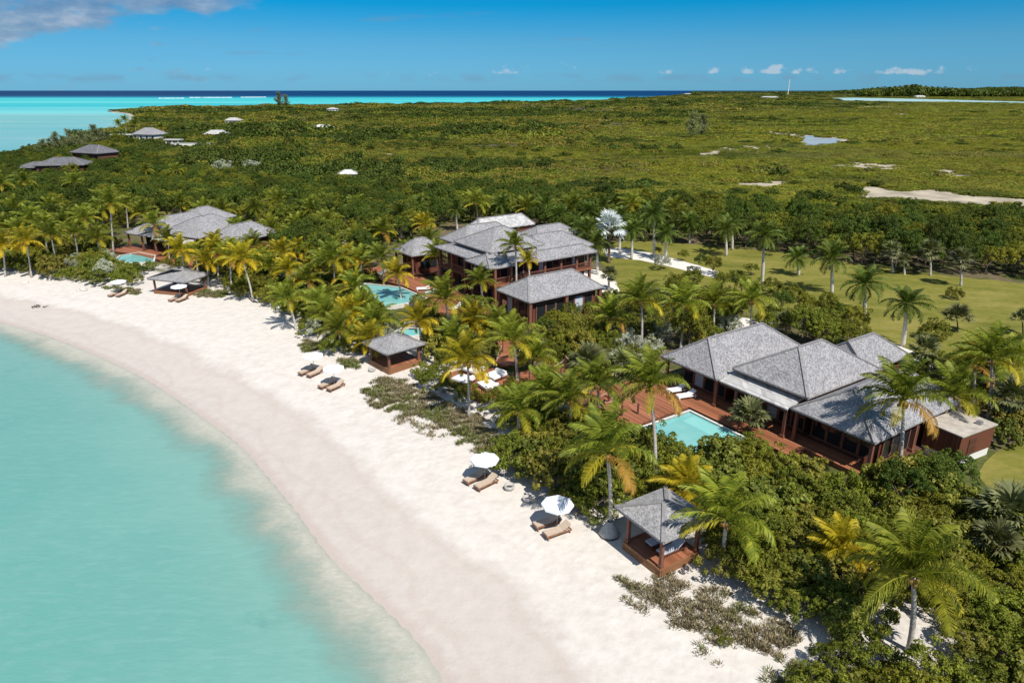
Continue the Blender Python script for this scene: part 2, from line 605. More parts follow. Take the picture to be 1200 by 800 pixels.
    shingle('shingle_pale', (0.30, 0.29, 0.28), (0.56, 0.545, 0.52), 0.2, 0.5)
    shingle('shingle_dark', (0.075, 0.075, 0.085), (0.20, 0.195, 0.20))
    plain('ridge_tile', (0.24, 0.23, 0.225), 0.7, 0.25, 3.0)
    plain('flat_roof', (0.42, 0.37, 0.31), 0.85, 0.25, 1.2)
    plain('roof_white', (0.55, 0.53, 0.50), 0.7, 0.15, 1.0)
    boards('deck_wood', (0.31, 0.118, 0.058), 0.20, 1, var=0.42)
    boards('wall_wood', (0.15, 0.052, 0.032), 0.18, 0)
    boards('louvre_wood', (0.11, 0.042, 0.028), 0.12, 2)
    plain('post_wood', (0.20, 0.085, 0.055), 0.6, 0.3, 3.0, stretch=(4, 4, 0.6))
    plain('trim_wood', (0.12, 0.052, 0.036), 0.6, 0.3, 3.0)
    plain('teak', (0.24, 0.11, 0.052), 0.6, 0.3, 4.0, stretch=(1, 6, 1))
    plain('cushion_beige', (0.47, 0.375, 0.29), 0.9, 0.08, 6.0, 0.1)
    plain('cushion_grey', (0.50, 0.53, 0.58), 0.9, 0.08, 6.0, 0.1)
    plain('cushion_white', (0.78, 0.77, 0.75), 0.9, 0.05, 6.0, 0.1)
    plain('canvas_white', (0.80, 0.82, 0.84), 0.85, 0.03, 3.0, 0.1)
    plain('white_wall', (0.72, 0.69, 0.63), 0.85, 0.08, 1.5)
    plain('metal_grey', (0.35, 0.35, 0.36), 0.4, 0.1, 3.0, metallic=0.6)
    plain('dark_interior', (0.022, 0.018, 0.016), 0.6, 0.3, 1.0)
    plain('stone_grey', (0.42, 0.40, 0.375), 0.8, 0.25, 5.0, bump=0.3)
    plain('stone_dark', (0.09, 0.08, 0.075), 0.7, 0.3, 5.0)
    plain('limestone', (0.56, 0.53, 0.47), 0.85, 0.3, 2.5, bump=0.6)
    plain('rope', (0.50, 0.42, 0.30), 0.9, 0.15, 6.0)
    plain('coping', (0.62, 0.58, 0.52), 0.7, 0.12, 3.0)
    plain('weed', (0.07, 0.05, 0.035), 0.9, 0.4, 5.0)
    plain('sail_blue', (0.05, 0.16, 0.26), 0.7, 0.15, 1.0)
    plain('foam', (0.85, 0.88, 0.88), 0.8, 0.05, 1.0)
    m, t, out = new_mat('glass_dark')
    p = t.n('ShaderNodeBsdfPrincipled', ins={'Base Color': (0.018, 0.022, 0.026, 1), 'Roughness': 0.06, 'Specular IOR Level': 0.5})
    t.l(p.outputs[0], out.inputs[0])
    # pool water: clear ripples over a pale basin
    m, t, out = new_mat('pool_water')
    tc = t.n('ShaderNodeNewGeometry').outputs['Position']
    n = t.noise(tc, 2.2, 3, 0.5)
    c = t.ramp(t.noise(tc, 0.35, 2, 0.5), [(0.35, (0.24, 0.66, 0.63)), (0.65, (0.34, 0.74, 0.71))])
    p = t.n('ShaderNodeBsdfPrincipled', ins={'Base Color': c, 'Roughness': 0.05, 'Specular IOR Level': 0.4})
    b = t.n('ShaderNodeBump', ins={'Strength': 0.12, 'Distance': 0.05, 'Height': n})
    t.l(b.outputs[0], p.inputs['Normal'])
    tp = t.n('ShaderNodeBsdfTransparent', ins={'Color': (0.72, 0.97, 0.97, 1)})
    ms = t.n('ShaderNodeMixShader', ins={0: 0.62, 1: tp.outputs[0], 2: p.outputs[0]})
    t.l(ms.outputs[0], out.inputs[0])
    plain('pool_basin', (0.45, 0.72, 0.70), 0.5, 0.05, 2.0)
    # dune grass
    leaf_mat('grass_dune', (0.15, 0.130, 0.080), (0.25, 0.215, 0.130), (0.36, 0.315, 0.20), (0.22, 0.20, 0.09), 0.3, 0.15, gain=(1.45, 1.38, 1.35), age=((0.14, 0.17, 0.045), (0.22, 0.245, 0.07), (0.2, 0.25, 0.06)))

    # ---- beach sand
    m, t, out = new_mat('sand')
    g = t.n('ShaderNodeNewGeometry').outputs['Position']
    sd = t.n('ShaderNodeAttribute', attribute_name='sd').outputs['Fac']
    nl = t.noise(g, 0.12, 4, 0.55)
    ns = t.noise(g, 0.9, 5, 0.65)
    nf = t.noise(g, 5.0, 4, 0.7)
    sdn = t.math('ADD', sd, t.math('MULTIPLY', t.math('SUBTRACT', nl, 0.5), 5.0))
    sdn = t.math('ADD', sdn, t.math('MULTIPLY', t.math('SUBTRACT', ns, 0.5), 1.0))
    dry = t.ramp(ns, [(0.3, (0.555, 0.508, 0.45)), (0.7, (0.655, 0.610, 0.552))])
    wet = t.ramp(ns, [(0.3, (0.485, 0.430, 0.378)), (0.7, (0.545, 0.488, 0.437))])
    wetter = (0.46, 0.385, 0.335)
    c = t.mix(t.rng(sdn, 6.0, 7.6), wet, dry)
    # swash lines left by older waves run along the shore
    line = t.math('SINE', t.math('MULTIPLY', t.math('ADD', sd, t.math('MULTIPLY', nl, 6.0)), 1.6))
    c = t.mix(t.math('MULTIPLY', t.rng(line, 0.80, 1.0), t.math('MULTIPLY', t.rng(sd, 3, 16, 0.35, 0.0), nf)), c, (0.45, 0.36, 0.29, 1))
    c = t.mix(t.rng(t.math('ADD', sd, t.math('MULTIPLY', t.math('SUBTRACT', ns, 0.5), 0.8)), 0.15, 0.9, 0.75, 0.0), c, wetter)
    speck = t.rng(t.noise(g, 2.6, 5, 0.75), 0.66, 0.76)
    c = t.mix(t.math('MULTIPLY', speck, t.rng(sd, 7, 14, 0.0, 0.34)), c, (0.36, 0.29, 0.22, 1))
    # under water: ripple marks and sea-grass flecks in the shallows
    rip = t.noise(t.vmath('MULTIPLY', g, (1.0, 2.4, 1.0)), 1.8, 6, 0.75)
    under = t.ramp(rip, [(0.32, (0.455, 0.385, 0.325)), (0.64, (0.575, 0.495, 0.43))])
    c = t.mix(t.rng(sd, -0.6, -0.1, 1.0, 0.0), c, under)
    p = t.n('ShaderNodeBsdfPrincipled', ins={'Base Color': c, 'Roughness': t.rng(sdn, 0.3, 5.0, 0.45, 0.95), 'Specular IOR Level': 0.15})
    foot = t.n('ShaderNodeTexVoronoi', feature='SMOOTH_F1', ins={'Vector': g, 'Scale': 1.7}).outputs['Distance']
    hgt = t.math('ADD', t.math('MULTIPLY', foot, t.rng(sd, 5.0, 11.0, 0.0, 0.9)), t.math('ADD', t.math('MULTIPLY', ns, 0.8), t.math('MULTIPLY', nf, 0.25)))
    b = t.n('ShaderNodeBump', ins={'Strength': 0.5, 'Distance': 0.13, 'Height': hgt})
    t.l(b.outputs[0], p.inputs['Normal'])
    t.l(p.outputs[0], out.inputs[0])

    # ---- inland ground
    m, t, out = new_mat('soil')
    g = t.n('ShaderNodeNewGeometry').outputs['Position']
    veg = t.n('ShaderNodeAttribute', attribute_name='veg').outputs['Fac']
    x, y, z = t.sep(g)
    n1 = t.noise(g, 0.25, 5, 0.65)
    n2 = t.noise(g, 2.5, 5, 0.7)
    sand = t.ramp(n2, [(0.3, (0.52, 0.475, 0.42)), (0.7, (0.66, 0.615, 0.56))])
    litter = t.ramp(n2, [(0.3, (0.09, 0.066, 0.04)), (0.7, (0.20, 0.155, 0.095))])
    green = t.ramp(n2, [(0.3, (0.045, 0.06, 0.014)), (0.7, (0.12, 0.125, 0.035))])
    c = t.mix(t.rng(n1, 0.42, 0.58), litter, green)
    c = t.mix(t.rng(t.math('ADD', veg, t.math('MULTIPLY', t.math('SUBTRACT', n1, 0.5), 22.0)), 8.0, 15.0, 1.0, 0.0), c, sand)
    nf1 = t.noise(g, 0.006, 4, 0.6)
    nf2 = t.noise(t.vmath('MULTIPLY', g, (1, 0.45, 1)), 0.05, 6, 0.7)
    far = t.ramp(nf2, [(0.30, (0.08, 0.095, 0.012)), (0.52, (0.14, 0.155, 0.018)), (0.70, (0.20, 0.195, 0.035))])
    brown = t.ramp(nf2, [(0.3, (0.10, 0.095, 0.03)), (0.7, (0.24, 0.20, 0.085))])
    far = t.mix(t.rng(nf1, 0.47, 0.60), far, brown)
    c = t.mix(t.rng(y, 150, 185), c, far)
    p = t.n('ShaderNodeBsdfPrincipled', ins={'Base Color': c, 'Roughness': 0.95, 'Specular IOR Level': 0.1})
    b = t.n('ShaderNodeBump', ins={'Strength': 0.5, 'Distance': 0.08, 'Height': n2})
    t.l(b.outputs[0], p.inputs['Normal'])
    t.l(p.outputs[0], out.inputs[0])

    # ---- mown lawn
    m, t, out = new_mat('lawn_grass')
    g = t.n('ShaderNodeNewGeometry').outputs['Position']
    n1 = t.noise(t.vmath('MULTIPLY', g, (0.5, 1.0, 1)), 0.22, 5, 0.62)
    n2 = t.noise(t.vmath('MULTIPLY', g, (0.7, 1.4, 1)), 1.6, 6, 0.8)
    f = t.math('ADD', t.math('MULTIPLY', n1, 0.65), t.math('MULTIPLY', n2, 0.5))
    c = t.ramp(f, [(0.40, (0.085, 0.098, 0.014)), (0.56, (0.165, 0.160, 0.028)), (0.76, (0.27, 0.228, 0.065))])
    stripe = t.math('SINE', t.math('MULTIPLY', t.math('ADD', t.sep(g)[1], t.math('MULTIPLY', t.sep(g)[0], 0.25)), 2.0))
    c = t.mix(t.math('MULTIPLY', t.rng(stripe, -0.3, 0.9), 0.16), c, (0.25, 0.22, 0.075, 1))
    p = t.n('ShaderNodeBsdfPrincipled', ins={'Base Color': c, 'Roughness': 0.95, 'Specular IOR Level': 0.1})
    b = t.n('ShaderNodeBump', ins={'Strength': 0.7, 'Distance': 0.06, 'Height': n2})
    t.l(b.outputs[0], p.inputs['Normal'])
    t.l(p.outputs[0], out.inputs[0])

    plain('gravel_white', (0.68, 0.63, 0.56), 0.95, 0.2, 2.0, bump=0.4)
    plain('salt_flat', (0.40, 0.345, 0.25), 0.95, 0.4, 0.10)
    m, t, out = new_mat('pond_water')
    g = t.n('ShaderNodeNewGeometry').outputs['Position']
    c = t.ramp(t.noise(t.vmath('MULTIPLY', g, (0.4, 1, 1)), 0.05, 4, 0.6), [(0.4, (0.30, 0.36, 0.38)), (0.6, (0.42, 0.40, 0.34))])
    p = t.n('ShaderNodeBsdfPrincipled', ins={'Base Color': c, 'Roughness': 0.25, 'Specular IOR Level': 0.3})
    t.l(p.outputs[0], out.inputs[0])
    plain('lagoon_water', (0.36, 0.52, 0.48), 0.4, 0.12, 0.004, 0.2)

    # ---- sea
    m, t, out = new_mat('sea_water')
    g = t.n('ShaderNodeNewGeometry').outputs['Position']
    sd = t.n('ShaderNodeAttribute', attribute_name='sd').outputs['Fac']
    x, y, z = t.sep(g)
    off = t.math('MULTIPLY', sd, -1.0)
    n1 = t.noise(g, 0.16, 5, 0.6)
    n2 = t.noise(g, 0.045, 4, 0.55)
    n3 = t.noise(t.vmath('MULTIPLY', g, (0.6, 1.9, 1.0)), 0.9, 6, 0.68)
    offn = t.math('ADD', off, t.math('MULTIPLY', t.math('SUBTRACT', n1, 0.5), 5.5))
    offn = t.math('ADD', offn, t.math('MULTIPLY', t.math('SUBTRACT', n3, 0.5), 1.6))
    near = t.ramp(t.rng(offn, 0.0, 30.0, 0.0, 1.0, False),
                  [(0.0, (0.36, 0.39, 0.32)), (0.07, (0.265, 0.385, 0.322)), (0.15, (0.180, 0.360, 0.305)), (0.30, (0.140, 0.342, 0.295)), (1.0, (0.108, 0.326, 0.290))])
    near = t.mix(t.math('MULTIPLY', t.rng(n2, 0.40, 0.58), 0.35), near, (0.20, 0.395, 0.34, 1))
    grass = t.math('MULTIPLY', t.rng(t.noise(g, 0.11, 6, 0.7), 0.58, 0.70), t.rng(offn, 3, 7))
    near = t.mix(t.math('MULTIPLY', grass, 0.50), near, (0.075, 0.255, 0.235, 1))
    near = t.mix(t.math('MULTIPLY', t.rng(n3, 0.45, 0.65), 0.22), near, (0.24, 0.42, 0.37, 1))
    # open water, seen far off: pale bay, turquoise reef lagoon, deep navy outside the reef
    bar = t.noise(t.vmath('MULTIPLY', g, (0.35, 1.0, 1.0)), 0.012, 5, 0.6)
    bay = t.ramp(bar, [(0.30, (0.125, 0.40, 0.38)), (0.56, (0.18, 0.43, 0.41)), (0.74, (0.36, 0.46, 0.41))])
    far = t.ramp(t.rng(y, 1000, 5200, 0, 1, False),
                 [(0.0, (0.16, 0.52, 0.52)), (0.10, (0.045, 0.40, 0.44)), (0.30, (0.05, 0.46, 0.46)), (0.47, (0.045, 0.40, 0.44)), (0.60, (0.012, 0.145, 0.24)), (0.8, (0.005, 0.045, 0.125)), (1.0, (0.004, 0.032, 0.105))])
    stre = t.noise(t.vmath('MULTIPLY', g, (0.12, 1.0, 1.0)), 0.0035, 4, 0.6)
    far = t.mix(t.math('MULTIPLY', t.rng(stre, 0.48, 0.62), t.rng(y, 2400, 3300, 0.55, 0.0)), far, (0.18, 0.56, 0.54, 1))
    ymix = t.math('ADD', y, t.math('MULTIPLY', t.math('SUBTRACT', stre, 0.5), 900.0))
    c = t.mix(t.rng(y, 180, 260), near, bay)
    c = t.mix(t.rng(ymix, 850, 1150), c, far)
    edge = t.math('ADD', off, t.math('MULTIPLY', t.math('SUBTRACT', n3, 0.5), 0.9))
    lace = t.math('MULTIPLY', t.math('MULTIPLY', t.rng(edge, -0.22, -0.02), t.rng(edge, 0.05, 0.30, 1.0, 0.0)), t.rng(n1, 0.42, 0.66, 0.0, 0.5))
    lace = t.math('MULTIPLY', lace, t.rng(y, 110, 160, 1.0, 0.0))
    c = t.mix(lace, c, (0.82, 0.82, 0.80, 1))
    rough = t.rng(y, 60, 1500, 0.10, 0.45)
    p = t.n('ShaderNodeBsdfPrincipled', ins={'Base Color': c, 'Roughness': rough, 'Specular IOR Level': t.rng(y, 60, 420, 0.32, 0.015)})
    w1 = t.noise(t.vmath('MULTIPLY', g, (0.6, 1.5, 1)), 1.4, 4, 0.6)
    w2 = t.noise(g, 0.3, 3, 0.5)
    b = t.n('ShaderNodeBump', ins={'Strength': 0.16, 'Distance': 0.25, 'Height': t.math('ADD', w1, w2)})
    t.l(b.outputs[0], p.inputs['Normal'])
    tp = t.n('ShaderNodeBsdfTransparent', ins={'Color': (0.93, 0.985, 0.97, 1)})
    a0 = t.rng(offn, 0.2, 5.2, 0.03, 0.97)
    a = t.math('MAXIMUM', a0, lace)
    ms = t.n('ShaderNodeMixShader', ins={0: a, 1: tp.outputs[0], 2: p.outputs[0]})
    t.l(ms.outputs[0], out.inputs[0])


build_materials()
M = MATS

# ------------------------------------------------------------------ terrain, beach, sea
veg_px = [(-240, 296), (-120, 308), (0, 318), (60, 325), (130, 336), (190, 347), (262, 351), (300, 357), (342, 380), (352, 402), (380, 413),
          (432, 427), (445, 440), (425, 458), (450, 490), (520, 515), (570, 537), (640, 580), (690, 608), (722, 642), (762, 672),
          (820, 700), (880, 742), (925, 800), (985, 880)]
VEG = smooth_line([(at(a, b, 1.2).x, at(a, b, 1.2).y) for a, b in veg_px], 1)
BEACH = VEG + [(60, -90), (20, -95)] + COAST[:len(smooth_line(near_coast, 2))]


def build_terrain():
    def geo(a, b, f):
        r = [a]
        while r[-1] < b:
            r.append(r[-1] + max(4.0, (r[-1] - a + 40) * f))
        return r
    xs = sorted(set([-v for v in geo(1000, 66000, 0.12)] + list(np.arange(-996, -112, 8.0)) + list(np.arange(-112, 64, 1.0)) +
                    list(np.arange(66, 300, 10.0)) + geo(310, 66000, 0.10)))
    ys = sorted(set(list(np.arange(-92, 4, 5.0)) + list(np.arange(5, 146, 1.0)) + list(np.arange(148, 1300, 9.0)) + geo(1310, 66000, 0.05)))
    X, Y = np.meshgrid(np.array(xs), np.array(ys))
    sd = signed(X.ravel(), Y.ravel())
    Z = height(sd)
    nx, ny = len(xs), len(ys)
    rs = np.random.RandomState(3)
    bumpy = np.zeros(nx * ny)
    mound = np.sin(X.ravel() * 0.35 + 1.3 * np.sin(Y.ravel() * 0.21)) * np.sin(Y.ravel() * 0.29 + np.sin(X.ravel() * 0.17))
    nearm = (Y.ravel() < 150)
    Z = Z + np.where(nearm & (sd > 2), 0.05 * mound * np.clip((sd - 2) / 6, 0, 1) * np.clip((24 - sd) / 6, 0, 1), 0)
    i = np.arange(nx - 1)[None, :] + np.arange(ny - 1)[:, None] * nx
    F = np.stack([i, i + 1, i + 1 + nx, i + nx], -1).reshape(-1, 4)
    V = np.stack([X.ravel(), Y.ravel(), Z], -1)
    dv = dist_line(VEG, X.ravel(), Y.ravel(), closed=False)
    dv = np.minimum(dv, 500)
    cx = V[F, 0].mean(1)
    cy = V[F, 1].mean(1)
    csd = sd[F].mean(1)
    beach = inside(BEACH, cx, cy) & (csd > -3) | ((csd <= 3) & (csd > -3) & (cy > 100)) | ((csd > -9) & (csd <= 3) & (cy < 100))
    seabed = (~beach) & (csd <= -3)
    for name, mask, mat in (('beach', beach, 'sand'), ('seabed', seabed, 'sand'), ('ground', ~(beach | seabed), 'soil')):
        f = F[mask]
        used, inv = np.unique(f, return_inverse=True)
        me = mesh_np(name, V[used], inv.reshape(-1, 4), M[mat], {'sd': sd[used], 'veg': dv[used]}, smooth=True)
        tag(link(name, me), kind='structure')
    f = F[sd[F].min(1) < 0.3]
    used, inv = np.unique(f, return_inverse=True)
    VW = V[used].copy()
    VW[:, 2] = 0.0
    me = mesh_np('sea', VW, inv.reshape(-1, 4), M['sea_water'], {'sd': sd[used]}, smooth=True)
    tag(link('sea', me), kind='structure')


build_terrain()


def ragged(pts, step=1.5, amp=0.4, seed=1, closed=True):
    """subdivide and roughen an outline (world xy)"""
    rs = random.Random(seed)
    out = []
    n = len(pts)
    for i in range(n):
        a = Vector(pts[i][:2])
        b = Vector(pts[(i + 1) % n][:2])
        k = max(1, int((b - a).length / step))
        nrm = Vector((-(b - a).y, (b - a).x)).normalized()
        for j in range(k):
            p = a.lerp(b, j / k)
            if j:
                p = p + nrm * rs.uniform(-amp, amp)
            out.append((p.x, p.y))
    return out


def sheet(name, pts, z, mat, kind='structure'):
    tris = tessellate_polygon([[Vector((p[0], p[1], 0)) for p in pts]])
    mb = MB()
    fs = []
    for t in tris:
        a, b, c = [Vector((pts[i][0], pts[i][1], 0)) for i in t]
        fs.append(tuple(t) if (b - a).cross(c - a).z > 0 else tuple(t)[::-1])
    mb.add([(p[0], p[1], z) for p in pts], fs)
    o = mb.build(name, M[mat])
    o['kind'] = kind
    return o


G = lambda pts, z=1.4: [(at(a, b, z).x, at(a, b, z).y) for a, b in pts]

LAWN = [
    G([(698, 292), (735, 282), (800, 286), (880, 292), (960, 303), (1060, 318), (1130, 325), (1260, 338), (1260, 470), (1190, 470), (1130, 440),
       (1085, 425), (1045, 405), (1010, 395), (985, 365), (930, 372), (880, 372), (840, 345), (790, 335), (720, 342)]),
    G([(1145, 556), (1185, 520), (1290, 500), (1330, 640), (1215, 605), (1165, 592)]),
]
for k, lw in enumerate(LAWN):
    sheet('lawn', ragged(lw, 2.0, 0.5, 5 + k), 1.42, 'lawn_grass')
PATHS = [
    G([(705, 292), (722, 290), (760, 296), (800, 306), (842, 318), (838, 326), (795, 315), (750, 305), (712, 301)]),
    G([(650, 305), (705, 318), (722, 330), (728, 352), (712, 352), (700, 335), (660, 322)]),
    G([(1012, 392), (1030, 396), (1060, 408), (1090, 420), (1120, 432), (1110, 446), (1060, 424), (1020, 412), (998, 415), (985, 405)]),
    G([(868, 372), (905, 376), (915, 392), (900, 408), (855, 404), (860, 390)]),
]
for k, pw in enumerate(PATHS):
    sheet('gravel_path', ragged(pw, 1.2, 0.18, 15 + k), 1.432, 'gravel_white')
FLATS = [
    ('salt_pan', [(1040, 133), (1090, 134), (1085, 136), (1045, 135.4)]),
    ('salt_pan', [(860, 213), (920, 211), (935, 215), (900, 221), (860, 220)]),
    ('salt_pan', [(815, 177), (850, 171), (905, 170), (915, 174), (870, 178), (836, 184), (816, 189)]),
    ('salt_pan', [(992, 221), (1020, 218), (1060, 224), (1092, 221), (1140, 229), (1196, 233), (1260, 236), (1260, 247), (1180, 245), (1120, 241), (1075, 235), (1040, 236), (1012, 232)]),
    ('salt_pan', [(1085, 197), (1120, 199), (1148, 207), (1140, 216), (1112, 209), (1084, 206)]),
    ('salt_pan', [(690, 137), (720, 138), (732, 142), (776, 145), (778, 151), (740, 150), (726, 147), (690, 142)]),
    ('salt_pan', [(960, 190), (1020, 190), (1070, 195), (1066, 202), (1010, 200), (958, 198)]),
    ('salt_pan', [(1000, 125), (1056, 125.3), (1052, 127), (1004, 126.6)]),
    ('salt_pan', [(890, 153), (918, 153), (948, 158), (985, 161), (1000, 163), (1004, 167), (985, 169), (962, 174), (934, 174), (938, 163), (900, 159)]),
    ('salt_pan', [(446, 181), (456, 179), (470, 181), (458, 184)]),
    ('salt_pan', [(398, 207), (403, 197), (414, 197), (412, 208)]),
]
flat_polys = []
for k, (nm, px) in enumerate(FLATS):
    pts = G(px)
    sc = max(2.0, Vector(pts[0]).length * 0.012)
    pts = ragged(pts, sc * 1.1, sc * 0.55, 30 + k)
    flat_polys.append(pts)
    sheet(nm, pts, 1.41, 'salt_flat')
pond = ragged(G([(942, 160), (952, 158), (962, 161), (982, 162), (985, 165), (978, 169), (962, 170), (944, 171), (939, 166)], 1.41), 6, 1.6, 51)
sheet('pond', pond, 1.43, 'pond_water')
LAGOON = G([(972, 115.0), (1000, 114.6), (1080, 116.2), (1200, 119.4), (1300, 120.8), (1300, 122.6), (1200, 121.4), (1100, 119.8), (1010, 119.0), (985, 118.2)])
sheet('lagoon', LAGOON, 1.45, 'lagoon_water')

# ------------------------------------------------------------------ buildings
FOOT = []            # footprints (world polygons) where nothing grows
CLEAR = []           # outlines in the photograph that no shrub may hide


def frame(px, py, z, ang):
    p = at(px, py, z)
    u = Vector((math.cos(ang), math.sin(ang)))
    return (p.x, p.y), ang


def foot_local(O, ang, rect, grow=0.5):
    u0, u1, v0, v1 = rect
    c, s = math.cos(ang), math.sin(ang)
    FOOT.append([(O[0] + a * c - b * s, O[1] + a * s + b * c) for a, b in
                 ((u0 - grow, v0 - grow), (u1 + grow, v0 - grow), (u1 + grow, v1 + grow), (u0 - grow, v1 + grow))])


def hip_roof(parent, u0, u1, v0, v1, ze, zr, ia=None, ib=None, mat='shingle_grey', ridge='v', gable_b=False, rc=None):
    """hip roof over a rectangle, ridge along v (or u); ia / ib = how far the ridge ends stand in from the eaves"""
    if ridge == 'u':
        L0, L1, S0, S1 = u0, u1, v0, v1
    else:
        L0, L1, S0, S1 = v0, v1, u0, u1
    half = (S1 - S0) / 2
    ia = half if ia is None else ia
    ib = half if ib is None else ib
    mid = (S0 + S1) / 2 if rc is None else rc
    th = 0.16

    def pt(l, s, z):
        return (l, s, z) if ridge == 'u' else (s, l, z)
    e = [pt(L0, S0, ze), pt(L1, S0, ze), pt(L1, S1, ze), pt(L0, S1, ze)]
    r0, r1 = pt(L0 + ia, mid, zr), pt(L1 - ib, mid, zr)
    lo = [(a, b, c - th) for a, b, c in e]
    vs = e + [r0, r1] + lo
    fs = [(0, 1, 5, 4), (1, 2, 5), (2, 3, 4, 5), (3, 0, 4)]
    fs += [(6, 7, 1, 0), (7, 8, 2, 1), (8, 9, 3, 2), (9, 6, 0, 3), (9, 8, 7, 6)]
    if ridge != 'u':
        fs = [f[::-1] for f in fs]
    roof = MB().add(vs, fs).build('roof', M[mat], parent)
    caps = MB()
    up = Vector((0, 0, 0.03))
    for a, b in ((e[0], r0), (e[3], r0), (e[1], r1), (e[2], r1), (r0, r1)):
        if (Vector(a) - Vector(b)).length > 0.3:
            caps.bar(Vector(a) + up, Vector(b) + up, 0.26, 0.07)
    caps.build('ridge_cap', M['ridge_tile'], roof)
    fa = MB()
    x0, x1, y0, y1 = u0, u1, v0, v1
    z0, z1 = ze - th - 0.10, ze - th - 0.004
    fa.box(x0 + .06, x1 - .06, y0 + .06, y0 + .16, z0, z1).box(x0 + .06, x1 - .06, y1 - .16, y1 - .06, z0, z1)
    fa.box(x0 + .06, x0 + .16, y0 + .163, y1 - .163, z0, z1).box(x1 - .16, x1 - .06, y0 + .163, y1 - .163, z0, z1)
    fa.build('fascia', M['trim_wood'], roof)
    return roof


def post(parent, u, v, z0, z1, w=0.26):
    mb = MB().box(u - w / 2, u + w / 2, v - w / 2, v + w / 2, z0, z1)
    mb.box(u - w * .75, u + w * .75, v - w * .75, v + w * .75, z0 + .002, z0 + 0.25)
    return mb.build('post', M['post_wood'], parent)


def glazed(parent, a, b, z0, z1, n, nrm, white_curtain=None):
    """row of sliding glass doors between local points a and b; nrm = outward side"""
    a, b = Vector(a + (0,)), Vector(b + (0,))
    d = (b - a) / n
    o = Vector((nrm[0], nrm[1], 0)) * 0.03
    for k in range(n):
        p, q = a + d * k, a + d * (k + 1)
        fr = MB()
        dn = d.normalized()
        w = 0.12
        for s in (p + dn * w / 2, q - dn * w / 2):
            fr.bar(s + o + Vector((0, 0, z0)), s + o + Vector((0, 0, z1)), w, 0.10, (nrm[0], nrm[1], 0))
        fr.bar(p + o * 1.1 + dn * w + Vector((0, 0, z1 - .07)), q + o * 1.1 - dn * w + Vector((0, 0, z1 - .07)), 0.10, 0.14)
        fr.bar(p + o * 1.1 + dn * w + Vector((0, 0, z0 + .08)), q + o * 1.1 - dn * w + Vector((0, 0, z0 + .08)), 0.10, 0.16)
        f = fr.build('door', M['post_wood'], parent)
        g = MB()
        g.bar(p + dn * w + Vector((0, 0, (z0 + z1) / 2)), q - dn * w + Vector((0, 0, (z0 + z1) / 2)), 0.03, z1 - z0 - 0.32)
        g.build('pane', M['cushion_grey'] if white_curtain and k in white_curtain else M['glass_dark'], f)


def railing(parent, pts, z, h=0.95):
    pts = [Vector(p) for p in pts]
    mb = MB()
    for a, b in zip(pts[:-1], pts[1:]):
        A, B = a.to_3d() + Vector((0, 0, z)), b.to_3d() + Vector((0, 0, z))
        mb.bar(A + Vector((0, 0, h)), B + Vector((0, 0, h)), 0.12, 0.07)
        mb.bar(A + Vector((0, 0, .14)), B + Vector((0, 0, .14)), 0.07, 0.06)
        n = max(2, int((b - a).length / 0.16))
        for i in range(n + 1):
            p = A.lerp(B, i / n)
            mb.bar(p + Vector((0, 0, .171)), p + Vector((0, 0, h - .036)), 0.035, 0.035)
    mb.build('railing', M['post_wood'], parent)


def wall_box(parent, u0, u1, v0, v1, z0, z1, mat='wall_wood'):
    return MB().box(u0, u1, v0, v1, z0, z1).build('wall', M[mat], parent)


Z0 = 1.4             # ground level inland
ZD = 1.9             # deck level


